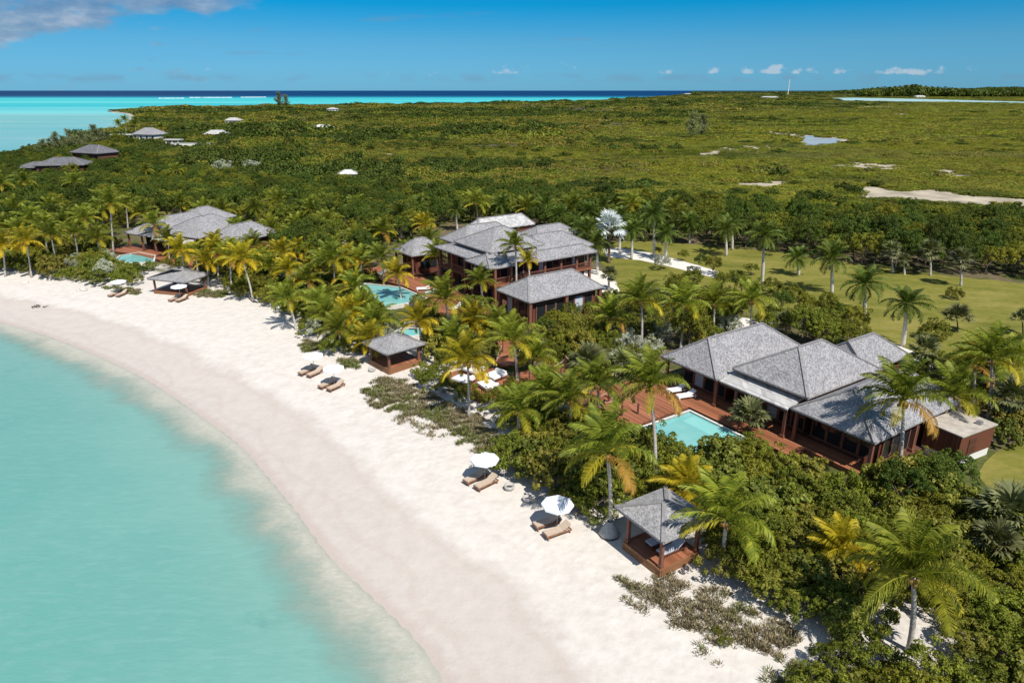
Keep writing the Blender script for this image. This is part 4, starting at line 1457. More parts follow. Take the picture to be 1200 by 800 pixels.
# ---- small things on the sand
def bowl(px, py, r, label):
    q = ground(px, py)
    t = thing('stone_bowl', label, 'bowl', q, 0, 'grey bowls on the sand')
    MB().lathe([(0, .0), (r * .75, .0), (r, .22), (r * .98, .36), (r * .78, .37), (r * .66, .16), (0, .12)], 20).build('bowl', M['stone_grey'], t, True)
    MB().lathe([(0, .20), (r * .68, .20), (r * .68, .17)], 18).build('ash', M['stone_dark'], t)


bowl(597, 573, .42, 'grey stone bowl beside the second lounger pair')
bowl(618, 587, .36, 'smaller grey stone bowl between the two nearest lounger pairs')
bowl(436, 435, .40, 'dark foot bowl on the sand at the step of the middle gazebo')

q = ground(714, 626)
t = thing('stone_cover', 'grey cone-shaped stone cover round the foot of the leaning palm by the near gazebo', 'planter', q, 0)
rs = random.Random(4)
mb = MB()
prof = [(.62, -.06), (.66, .10), (.60, .34), (.42, .68), (.24, .98), (.17, 1.08)]
mb.lathe(prof, 18)
mb.v = [(x * (1.1 + .05 * rs.uniform(-1, 1)), y * (1 + .05 * rs.uniform(-1, 1)), z) for x, y, z in mb.v]
mb.build('mound', M['stone_grey'], t, True)
MB().lathe([(.74, -.03), (.72, .06), (.60, .07)], 18).build('rim', M['stone_dark'], t)

q = ground(46, 360)
t = thing('driftwood', 'small dark tangle of driftwood and weed alone on the far-left sand', 'driftwood', q, 0)
mb = MB()
rs = random.Random(8)
for k in range(16):
    a = Vector((rs.uniform(-.9, .9), rs.uniform(-.5, .5), rs.uniform(.0, .12)))
    b = a + Vector((rs.uniform(-.8, .8), rs.uniform(-.4, .4), rs.uniform(.0, .35)))
    mb.tube([a, a.lerp(b, .5) + Vector((0, 0, .08)), b], [.05, .04, .015], 5)
mb.build('branches', M['weed'], t)


# ---- pale rocks
def rock_mesh(seed):
    bm = bmesh.new()
    bmesh.ops.create_icosphere(bm, subdivisions=3, radius=1)
    rs = np.random.RandomState(seed)
    ph = rs.uniform(0, 6, 9)
    for v in bm.verts:
        c = v.co
        k = 1 + .18 * math.sin(3.1 * c.x + ph[0]) * math.sin(2.7 * c.y + ph[1]) + .12 * math.sin(6 * c.z + ph[2] + 3 * c.x) + .07 * math.sin(11 * c.y + ph[3] + 5 * c.x)
        v.co = c * k
        if v.co.z < -.3:
            v.co.z = -.3
    me = bpy.data.meshes.new('rock')
    bm.to_mesh(me)
    bm.free()
    me.materials.append(M['limestone'])
    return me


RM = [rock_mesh(k) for k in range(3)]
rocks = [(862, 392, .8), (876, 396, 1.0), (893, 400, .9), (905, 386, .7), (846, 402, .6), (868, 404, .5), (838, 392, .5), (884, 388, .6),
         (312, 349, .9), (326, 356, .8), (305, 342, .6), (97, 340, .7), (112, 318, .6), (56, 328, .5), (30, 332, .5), (390, 383, .7)]
rwhere = ['behind the near villa roof'] * 8 + ['under palms at the middle of the beach edge'] * 3 + ['under bushes at the left beach edge'] * 4 + ['under the beach-edge palms left of the middle gazebo']
rk = []
for k, (px, py, s) in enumerate(rocks):
    q = ground(px, py)
    o = link('limestone_boulder', RM[k % 3], None, q)
    o.scale = (s * 1.2, s, s * .65)
    o.rotation_euler = (0, 0, k * 1.7)
    rk.append(o)
    tag(o, 'pale limestone boulder ' + rwhere[k], 'boulder', 'pale boulders ' + rwhere[k])


# ---- distant houses
def far_house(name, px, py, ang, w, d, ze, zr, label, mat='shingle_dark', wall='wall_wood', ia=None):
    q = at(px, py, ze)
    t = thing(name, label, 'house', (q.x, q.y, 0), ang)
    hip_roof(t, -w / 2, w / 2, -d / 2, d / 2, ze, zr, ia, ia, mat=mat, ridge='u')
    wall_box(t, -w / 2 + .7, w / 2 - .7, -d / 2 + .7, d / 2 - .7, Z0 - .2, ze - .3, wall)
    for u in np.linspace(-w / 2 + 2, w / 2 - 2, 4):
        MB().box(u - .6, u + .6, -d / 2 + .62, -d / 2 + .70, 2.2, ze - .9).build('window', M['glass_dark'], t)
    foot_local((q.x, q.y), ang, (-w / 2, w / 2, -d / 2, d / 2), 1.0)
    return t


far_house('distant_house', 52, 195, R(4), 15, 9, 5.6, 7.2, 'dark low roof at far left, leftmost and lower of the two dark houses')
far_house('distant_house', 76, 192, R(10), 16, 10, 6.4, 8.6, 'dark roof with pale right slope at far left beside the low dark roof')
far_house('distant_house', 112, 178, R(-25), 17, 11, 6.4, 9.2, 'dark hipped house roof between casuarinas and trees at far left')
far_house('distant_house', 176, 157, R(-20), 17, 11, 6.5, 10.0, 'far grey-roofed house with white walls near the sand point', 'shingle_grey', 'white_wall')
far_house('distant_house', 255, 157, R(5), 15, 8, 5.0, 7.4, 'pale far house alone among scrub right of the sand-point house', 'shingle_pale', 'white_wall')
far_house('distant_house', 390, 128, R(0), 16, 10, 6.0, 8.0, 'tiny white house on the far scrub skyline left of centre', 'shingle_pale', 'white_wall')
far_house('distant_house', 902, 114, R(0), 60, 18, 7, 10, 'long low pale building near the mast on the horizon', 'shingle_pale', 'white_wall')
far_house('distant_house', 806, 110.2, R(0), 50, 24, 7, 10, 'white buildings at the tip of the far headland', 'roof_white', 'white_wall')
far_house('distant_house', 1078, 112.8, R(0), 42, 20, 7, 10, 'tiny pale building beyond the lagoon on the right horizon', 'roof_white', 'white_wall')


far_house('distant_house', 408, 203, R(8), 7, 5, 4.6, 5.8, 'small white house in the scrub right of the two silver shrubs', 'roof_white', 'white_wall')
far_house('distant_house', 379, 149, R(-8), 14, 7, 5.2, 7.0, 'small white house with pale roof far in the scrub left of centre', 'roof_white', 'white_wall')
far_house('distant_house', 274, 141, R(0), 14, 8, 5.5, 7.8, 'small pale roof in the far scrub above the lone pale house', 'shingle_pale', 'white_wall')


def colonnade(px, py, n, label):
    q = at(px, py, Z0)
    t = thing('white_pergola', label, 'pergola', (q.x, q.y, 0), R(-6), 'white pergolas by the far house')
    for k in range(n):
        for s in (0, 3):
            MB().box(k * 3.4 - .3, k * 3.4 + .3, s - .3, s + .3, Z0 - .2, 5.2).build('column', M['white_wall'], t)
    MB().box(-1, (n - 1) * 3.4 + 1, -.8, 3.8, 5.202, 5.6).build('roof', M['roof_white'], t)
    foot_local((q.x, q.y), R(-6), (-1, n * 3.4, -1, 4), .5)


colonnade(133, 166, 6, 'white colonnade beside two palms at the far bay edge')
colonnade(196, 173, 3, 'short white gate pavilion in the scrub right of the far house')
q = at(212, 174.5, Z0)
t = thing('garden_wall', 'white garden wall right of the short gate pavilion', 'wall', (q.x, q.y, 0), R(-3))
MB().box(-6, 16, -.3, .3, Z0 - .2, 4.2).build('wall', M['white_wall'], t)
MB().box(-6.1, 16.1, -.4, .4, 4.202, 4.4).build('coping', M['roof_white'], t)

# mast, breaking waves
q = at(923, 112.0, Z0)
t = thing('radio_mast', 'thin pale radio mast standing on the right horizon', 'mast', (q.x, q.y, 0), 0)
MB().tube([(0, 0, 0), (0, 0, 92)], [3.2, 1.6], 6).build('pole', M['white_wall'], t)
mb = MB()
for z in (30, 55, 78):
    mb.box(-4, 4, -.5, .5, z, z + 1.6)
mb.build('antenna', M['white_wall'], t)
for (a, b, y0, lab) in ((186, 216, 115.5, 'left white breaker line on the far reef'), (222, 272, 114.6, 'longest white breaker line on the far reef'), (282, 312, 114.3, 'right white breaker line on the far reef')):
    pa, pb = at(a, y0, 0), at(b, y0 - .1, 0)
    n = 40
    V, Fq = [], []
    rs = random.Random(int(a))
    for i in range(n + 1):
        p = pa.lerp(pb, i / n)
        wv = rs.choice((0, 3, 8, 14, 20)) * math.sin(math.pi * (i + .4) / (n + .8)) ** .6
        V += [(p.x, p.y - wv, .02), (p.x, p.y, 1.6), (p.x, p.y + wv * .6, .02)]
    for i in range(n):
        k = i * 3
        Fq += [(k, k + 3, k + 4, k + 1), (k + 1, k + 4, k + 5, k + 2)]
    o = MB().add(V, Fq).build('breaking_wave', M['foam'])
    tag(o, lab, 'wave', 'white breakers on the reef')
#PART3

# ------------------------------------------------------------------ vegetation prototypes
def unit(a):
    return a / np.maximum(1e-9, np.linalg.norm(a, axis=-1, keepdims=True))


def leaf_quads(P, Nrm, size, rs, aspect=0.55, dirs=None):
    """rhombic leaves at P facing Nrm"""
    n = len(P)
    if dirs is None:
        dirs = rs.normal(size=(n, 3))
    T = unit(np.cross(Nrm, dirs))
    B = unit(np.cross(Nrm, T))
    s = (size * rs.uniform(.65, 1.35, n))[:, None]
    fold = Nrm * s * 0.12
    a = P - T * s * .5
    b = P + B * s * aspect * .5 + fold
    c = P + T * s * .5
    d = P - B * s * aspect * .5 + fold
    V = np.stack([a, b, c, d], 1).reshape(-1, 3)
    F = np.arange(n * 4).reshape(-1, 4)
    return V, F


def foliage(seed, rx, rz, nclump, per, leaf, cr, zc=None, low=-0.25, aspect=0.55, up=0.35, hollow=0.55, flat=0.35):
    """clumped crown: leaves spread over the outer shells of many small clumps; base of the crown near z=0"""
    rs = np.random.RandomState(seed)
    zc = rz * 0.75 if zc is None else zc
    d = unit(rs.normal(size=(nclump * 3, 3)))
    d = d[d[:, 2] > low][:nclump]
    k = len(d)
    ph = rs.uniform(0, 6, 6)
    lump = 1 + .22 * np.sin(3 * d[:, 0] + ph[0]) * np.sin(3 * d[:, 1] + ph[1]) + .16 * np.sin(5 * d[:, 2] + ph[2] + 4 * d[:, 0])
    rad = (hollow + (1 - hollow) * rs.uniform(0, 1, k) ** .6) * lump
    C = d * rad[:, None] * np.array([rx, rx, rz])
    C[:, 2] += zc
    q = unit(rs.normal(size=(k, per, 3)) + np.array([0, 0, up]) + .5 * d[:, None, :])
    crk = cr * rs.uniform(.65, 1.3, k)
    P = C[:, None, :] + q * (crk[:, None, None] * rs.uniform(.55, 1.0, (k, per, 1)) ** .5) * np.array([1, 1, .8])
    N = unit(q + .45 * rs.normal(size=q.shape) + np.array([0, 0, flat]))
    P = P.reshape(-1, 3)
    N = N.reshape(-1, 3)
    keep = P[:, 2] > 0.02
    return leaf_quads(P[keep], N[keep], leaf, rs, aspect)


def limbs(seed, h, spread, r, n=5):
    rs = random.Random(seed)
    mb = MB()
    mb.tube([(0, 0, -.25), (rs.uniform(-.1, .1), rs.uniform(-.1, .1), h * .35), (rs.uniform(-.2, .2), rs.uniform(-.2, .2), h * .6)], [r, r * .8, r * .6], 7)
    for k in range(n):
        a = 2 * math.pi * (k + rs.uniform(-.3, .3)) / n
        z = h * rs.uniform(.2, .5)
        e = spread * rs.uniform(.5, .95)
        mb.tube([(0, 0, z), (e * .5 * math.cos(a), e * .5 * math.sin(a), z + h * .25), (e * math.cos(a), e * math.sin(a), h * rs.uniform(.7, .95))], [r * .55, r * .38, r * .12], 5)
    return mb


def mesh_of(mb, name, mat):
    me = bpy.data.meshes.new(name)
    me.from_pydata(mb.v, [], mb.f)
    me.materials.append(M[mat])
    me.update()
    return me


PROTO = {}


def proto_set(kind, specs, mat, trunk_args):
    out = []
    for k, sp in enumerate(specs):
        V, F = foliage(**sp)
        me = mesh_np(kind + '_leaves', V, F, M[mat])
        tr = mesh_of(limbs(100 + k, *trunk_args), kind + '_wood', 'bark')
        out.append((me, tr))
    PROTO[kind] = out


proto_set('shrub', [dict(seed=k, rx=1.5, rz=1.05, nclump=84, per=66, leaf=.125, cr=.25, zc=.85, low=-.35) for k in range(5)], 'leaf_shrub', (1.6, 1.2, .06, 6))
proto_set('seagrape', [dict(seed=20 + k, rx=1.6, rz=1.2, nclump=80, per=38, leaf=.20, cr=.30, zc=1.0, aspect=.85, low=-.3) for k in range(4)], 'leaf_seagrape', (1.9, 1.3, .08, 6))
proto_set('bright', [dict(seed=40 + k, rx=1.3, rz=1.0, nclump=66, per=56, leaf=.14, cr=.25, zc=.85) for k in range(3)], 'leaf_bright', (1.4, 1.0, .05, 5))
proto_set('silver', [dict(seed=60 + k, rx=1.4, rz=1.2, nclump=52, per=60, leaf=.125, cr=.34, zc=1.0) for k in range(3)], 'leaf_silver', (1.7, 1.1, .06, 6))
proto_set('tree', [dict(seed=80 + k, rx=2.5, rz=1.8, nclump=100, per=52, leaf=.22, cr=.44, zc=3.4, low=-.45) for k in range(5)], 'leaf_dark', (4.2, 2.0, .14, 7))
proto_set('greentree', [dict(seed=90 + k, rx=2.4, rz=1.7, nclump=96, per=52, leaf=.21, cr=.42, zc=3.0, low=-.45) for k in range(4)], 'leaf_shrub', (3.8, 1.9, .13, 7))


# ---- palms
WIND = np.array([-0.95, 0.15, 0.0])


def frond_mesh(rs, az, e0, L, bend, droop, width, nl, age, wind=0.25, half=1.0, flat=0.0):
    """one pinnate frond; returns V, F, age list"""
    n = 14
    t = np.linspace(0, 1, n)
    el = e0 - bend * t ** 1.35
    hd = np.array([math.cos(az), math.sin(az), 0.0])
    dirs = np.outer(np.cos(el), hd) + np.outer(np.sin(el), [0, 0, 1])
    dirs = dirs + WIND * (wind * t ** 1.3)[:, None]
    dirs = unit(dirs)
    P = np.vstack([[0, 0, 0], np.cumsum(dirs[:-1] * (L / (n - 1)), axis=0)])
    side = unit(np.cross(dirs, np.array([0, 0, 1.0]) + 1e-3 * hd))
    tl = np.linspace(.13, .99, nl)
    idx = np.minimum((tl * (n - 1)).astype(int), n - 2)
    fr = (tl * (n - 1) - idx)[:, None]
    base = P[idx] * (1 - fr) + P[idx + 1] * fr
    T = unit(dirs[idx] * (1 - fr) + dirs[idx + 1] * fr)
    S = unit(side[idx] * (1 - fr) + side[idx + 1] * fr)
    U = np.cross(S, T)
    ll = width * np.sin(np.pi * np.clip(.10 + .86 * tl, 0, 1)) ** .7 * np.where(tl > .9, .8, 1)
    Vs, Fs = [], []
    off = 0
    for sg in (-1, 1):
        j = rs.normal(size=(nl, 3)) * .10
        d1 = unit(S * sg * .86 + T * .60 + U * (.22 - flat) + j + WIND * wind * .9)
        d2 = unit(d1 + np.array([0, 0, -1.0]) * droop + T * .12 + WIND * wind * .9 + j * .5)
        m = base + d1 * (ll * .5)[:, None]
        e = m + d2 * (ll * .55 * rs.uniform(.8, 1.1, nl))[:, None]
        w = (T * .5 + U * .25)
        w = unit(w) * (.020 + .016 * width)
        a0, a1 = base - w * .7, base + w * .7
        m0, m1 = m - w, m + w
        V = np.stack([a0, a1, m1, m0, e], 1).reshape(-1, 3)
        k = np.arange(nl)[:, None] * 5 + off
        Fs.append(k + np.array([[0, 1, 2, 3]]))
        Fs.append(k + np.array([[3, 2, 4, 4]]))
        Vs.append(V)
        off += nl * 5
    # rachis, a slim three-sided bar
    rr = np.linspace(.055, .012, n)[:, None]
    up = np.cross(side, dirs)
    ra = np.stack([P + side * rr, P - side * rr, P + up * rr], 1).reshape(-1, 3)
    k = np.arange(n - 1)[:, None] * 3 + off
    for a, b in ((0, 1), (1, 2), (2, 0)):
        Fs.append(np.hstack([k + a, k + b, k + b + 3, k + a + 3]))
    Vs.append(ra)
    V = np.vstack(Vs)
    ag = np.full(len(V), age)
    return V, Fs, ag


def crown_mesh(name, seed, mat, nf, L, style, yellow=0.0):
    rs = np.random.RandomState(seed)
    Vs, Qs, Ts, ages = [], [], [], []
    off = 0
    for i in range(nf):
        u = (i + .5) / nf                       # 0 youngest, 1 oldest
        az = i * 2.39996 + rs.normal() * .18
        if style == 'coconut':
            e0 = R(86 - 98 * u ** 1.45 + rs.normal() * 6)
            bend = R(58 + 40 * u + rs.normal() * 10)
            ln = L * (.72 + .35 * math.sin(math.pi * (.2 + .6 * u))) * rs.uniform(.9, 1.08)
            age = np.clip((u - .52) * 2.0 + rs.normal() * .14 + yellow, 0, .86)
            if rs.uniform() < .16 and u > .85:
                age = .97
            V, Fs, ag = frond_mesh(rs, az, e0, ln, bend, .55 + 1.15 * u, .92, 50, age, .62 - .42 * u)
        else:                                   # royal / date habit: fuller round head
            e0 = R(86 - 118 * u + rs.normal() * 5)
            bend = R(58 + 42 * u + rs.normal() * 8)
            ln = L * (.8 + .25 * math.sin(math.pi * u)) * rs.uniform(.92, 1.06)
            age = np.clip((u - .72) * 2.2 + rs.normal() * .1 + yellow, 0, .9)
            V, Fs, ag = frond_mesh(rs, az, e0, ln, bend, .95, .70, 44, age, .10, flat=.1)
        Vs.append(V)
        for f in Fs:
            tri = f[:, 2] == f[:, 3]
            if tri.any():
                Ts.append(f[tri][:, :3] + off)
            if (~tri).any():
                Qs.append(f[~tri] + off)
        ages.append(ag)
        off += len(V)
    return mesh_np(name, np.vstack(Vs), [np.vstack(Qs), np.vstack(Ts)], M[mat], {'age': np.concatenate(ages)})


def fan_mesh(name, seed, mat, nf, pet, rad, low=-35):
    rs = np.random.RandomState(seed)
    Vs, Qs, Ts, ages = [], [], [], []
    off = 0
    for i in range(nf):
        u = (i + .5) / nf
        az = i * 2.39996 + rs.normal() * .2
        el = R(85 - (85 - low) * u + rs.normal() * 7)
        h = np.array([math.cos(az), math.sin(az), 0])
        d = h * math.cos(el) + np.array([0, 0, 1]) * math.sin(el)
        s = np.array([-h[1], h[0], 0])
        up = np.cross(d, s) * -1
        c = d * pet * rs.uniform(.85, 1.15)
        dr = .2 + .45 * u
        nl = 19
        a = np.linspace(-R(118), R(118), nl)
        ld = np.outer(np.cos(a), d) + np.outer(np.sin(a), s) + .12 * rs.normal(size=(nl, 3)) * .6 + up * .10
        ld = unit(ld)
        le = rad * rs.uniform(.85, 1.1, nl) * (.75 + .25 * np.cos(a))
        m = c + ld * (le * .55)[:, None]
        e = m + unit(ld + np.array([0, 0, -dr])) * (le * .5)[:, None]
        w = unit(np.cross(ld, up)) * rad * .075
        V = np.stack([np.repeat(c[None], nl, 0) - w * .2, np.repeat(c[None], nl, 0) + w * .2, m + w, m - w, e], 1).reshape(-1, 3)
        k = np.arange(nl)[:, None] * 5 + off
        Qs.append(k + np.array([[0, 1, 2, 3]]))
        Ts.append(k + np.array([[3, 2, 4]]))
        off += nl * 5
        Vs.append(V)
        p0, p1 = np.zeros(3), c
        pw = s * .022
        V2 = np.stack([p0 - pw, p0 + pw, p1 + pw, p1 - pw])
        Vs.append(V2)
        Qs.append(np.array([[0, 1, 2, 3]]) + off)
        off += 4
        ages += [np.clip((u - .78) * 2.6 + rs.normal() * .1, 0, .95)] * (nl * 5 + 4)
    return mesh_np(name, np.vstack(Vs), [np.vstack(Qs), np.vstack(Ts)], M[mat], {'age': np.array(ages)})


CROWN = {
    'c': [crown_mesh('coconut_crown', 200 + k, 'frond_coconut', 20, 3.3, 'coconut', -.08 + .06 * (k % 3)) for k in range(6)],
    'y': [crown_mesh('golden_crown', 230 + k, 'frond_golden', 20, 3.1, 'coconut', .14) for k in range(4)],
    'r': [crown_mesh('royal_crown', 260 + k, 'frond_royal', 27, 2.9, 'royal', 0) for k in range(3)],
    's': [fan_mesh('sabal_crown', 280 + k, 'frond_fan', 30, 1.05, 1.0) for k in range(3)],
    'f': [fan_mesh('thatch_crown', 290 + k, 'frond_fan', 24, .9, .9, 0) for k in range(3)],
    'b': [fan_mesh('silver_crown', 300, 'frond_silver', 26, 1.5, 1.5)],
}


def fruit_mesh():
    bm = bmesh.new()
    rs = random.Random(5)
    for k in range(11):
        a = rs.uniform(0, 6.28)
        mt = Matrix.Translation((.24 * math.cos(a), .24 * math.sin(a), rs.uniform(-.42, -.10))) @ Matrix.Diagonal((.12, .12, .15, 1))
        bmesh.ops.create_icosphere(bm, subdivisions=1, radius=1, matrix=mt)
    me = bpy.data.meshes.new('fruit_cluster')
    bm.to_mesh(me)
    bm.free()
    me.materials.append(M['coconut'])
    return me


FRUIT = fruit_mesh()
CATS = {'c': 'coconut_palm', 'y': 'golden_coconut_palm', 'r': 'royal_palm', 's': 'sabal_palm', 'f': 'thatch_palm', 'b': 'silver_palm'}
PALM_XY = []
PALMS_BUILT = []


def palm(kind, bpx, cpx, scale, label, group=None, seed=None, tr=None):
    """kind; pixel of the trunk's foot and of the crown's heart in the photograph (the foot tells where it stands,
    the crown its height and lean); scale of the crown"""
    base = ground(*bpx)
    k = len(PALMS_BUILT)
    rs = random.Random(seed if seed is not None else k * 7 + 3)
    d = ray(*cpx)
    q = base.y / d.y
    top = Vector((d.x * q, base.y + rs.uniform(-.35, .35), CAM_H + d.z * q))
    h = max(.5, top.z - base.z)
    t = thing(CATS[kind], label, 'palm tree', base, 0, group)
    T = top - base
    r0 = {'c': .17, 'y': .15, 'r': .24, 's': .19, 'f': .10, 'b': .26}[kind]
    n = 9
    pts, rad = [], []
    for i in range(n):
        u = i / (n - 1)
        bow = math.sin(math.pi * u) * .05 * h * (1 if rs.random() < 2 else 0)
        p = Vector((T.x * u ** 1.25 + bow * rs.choice((1,)) * (.3 if kind in 'cy' else .05), T.y * u, -.2 + (h + .2) * u))
        pts.append(p)
        if kind == 'r':
            rr = r0 * (.95 + .25 * math.sin(math.pi * min(1, u * 1.4)) - .38 * u)
        else:
            rr = r0 * (1.0 - .38 * u + .55 * max(0, 1 - u * 7))
        rad.append(rr)
    tm = {'c': 'trunk_grey', 'y': 'trunk_grey', 'r': 'trunk_pale', 's': 'trunk_grey', 'f': 'trunk_brown', 'b': 'trunk_brown'}[kind]
    MB().tube(pts, rad, 9).build('trunk', M[tr or tm], t, True)
    cr = link('crown', rs.choice(CROWN[kind]), t, T)
    cr.scale = (scale, scale, scale)
    cr.rotation_euler = (rs.uniform(-.06, .06), rs.uniform(-.06, .06), rs.uniform(-.55, .55) if kind in 'cy' else rs.uniform(0, 6.28))
    if kind in 'cy':
        f = link('fruit_cluster', FRUIT, t, T)
        f.scale = (scale, scale, scale)
    if kind == 'r':
        dT = (pts[-1] - pts[-3]).normalized()
        MB().tube([T - Vector((0, 0, .9)), T - Vector((0, 0, .45)), T + Vector((0, 0, .25))], [r0 * .75, r0 * .82, r0 * .4], 9).build('crownshaft', M['crownshaft'], t, True)
    PALM_XY.append((base.x, base.y))
    PALMS_BUILT.append((t, bpx))
    return t


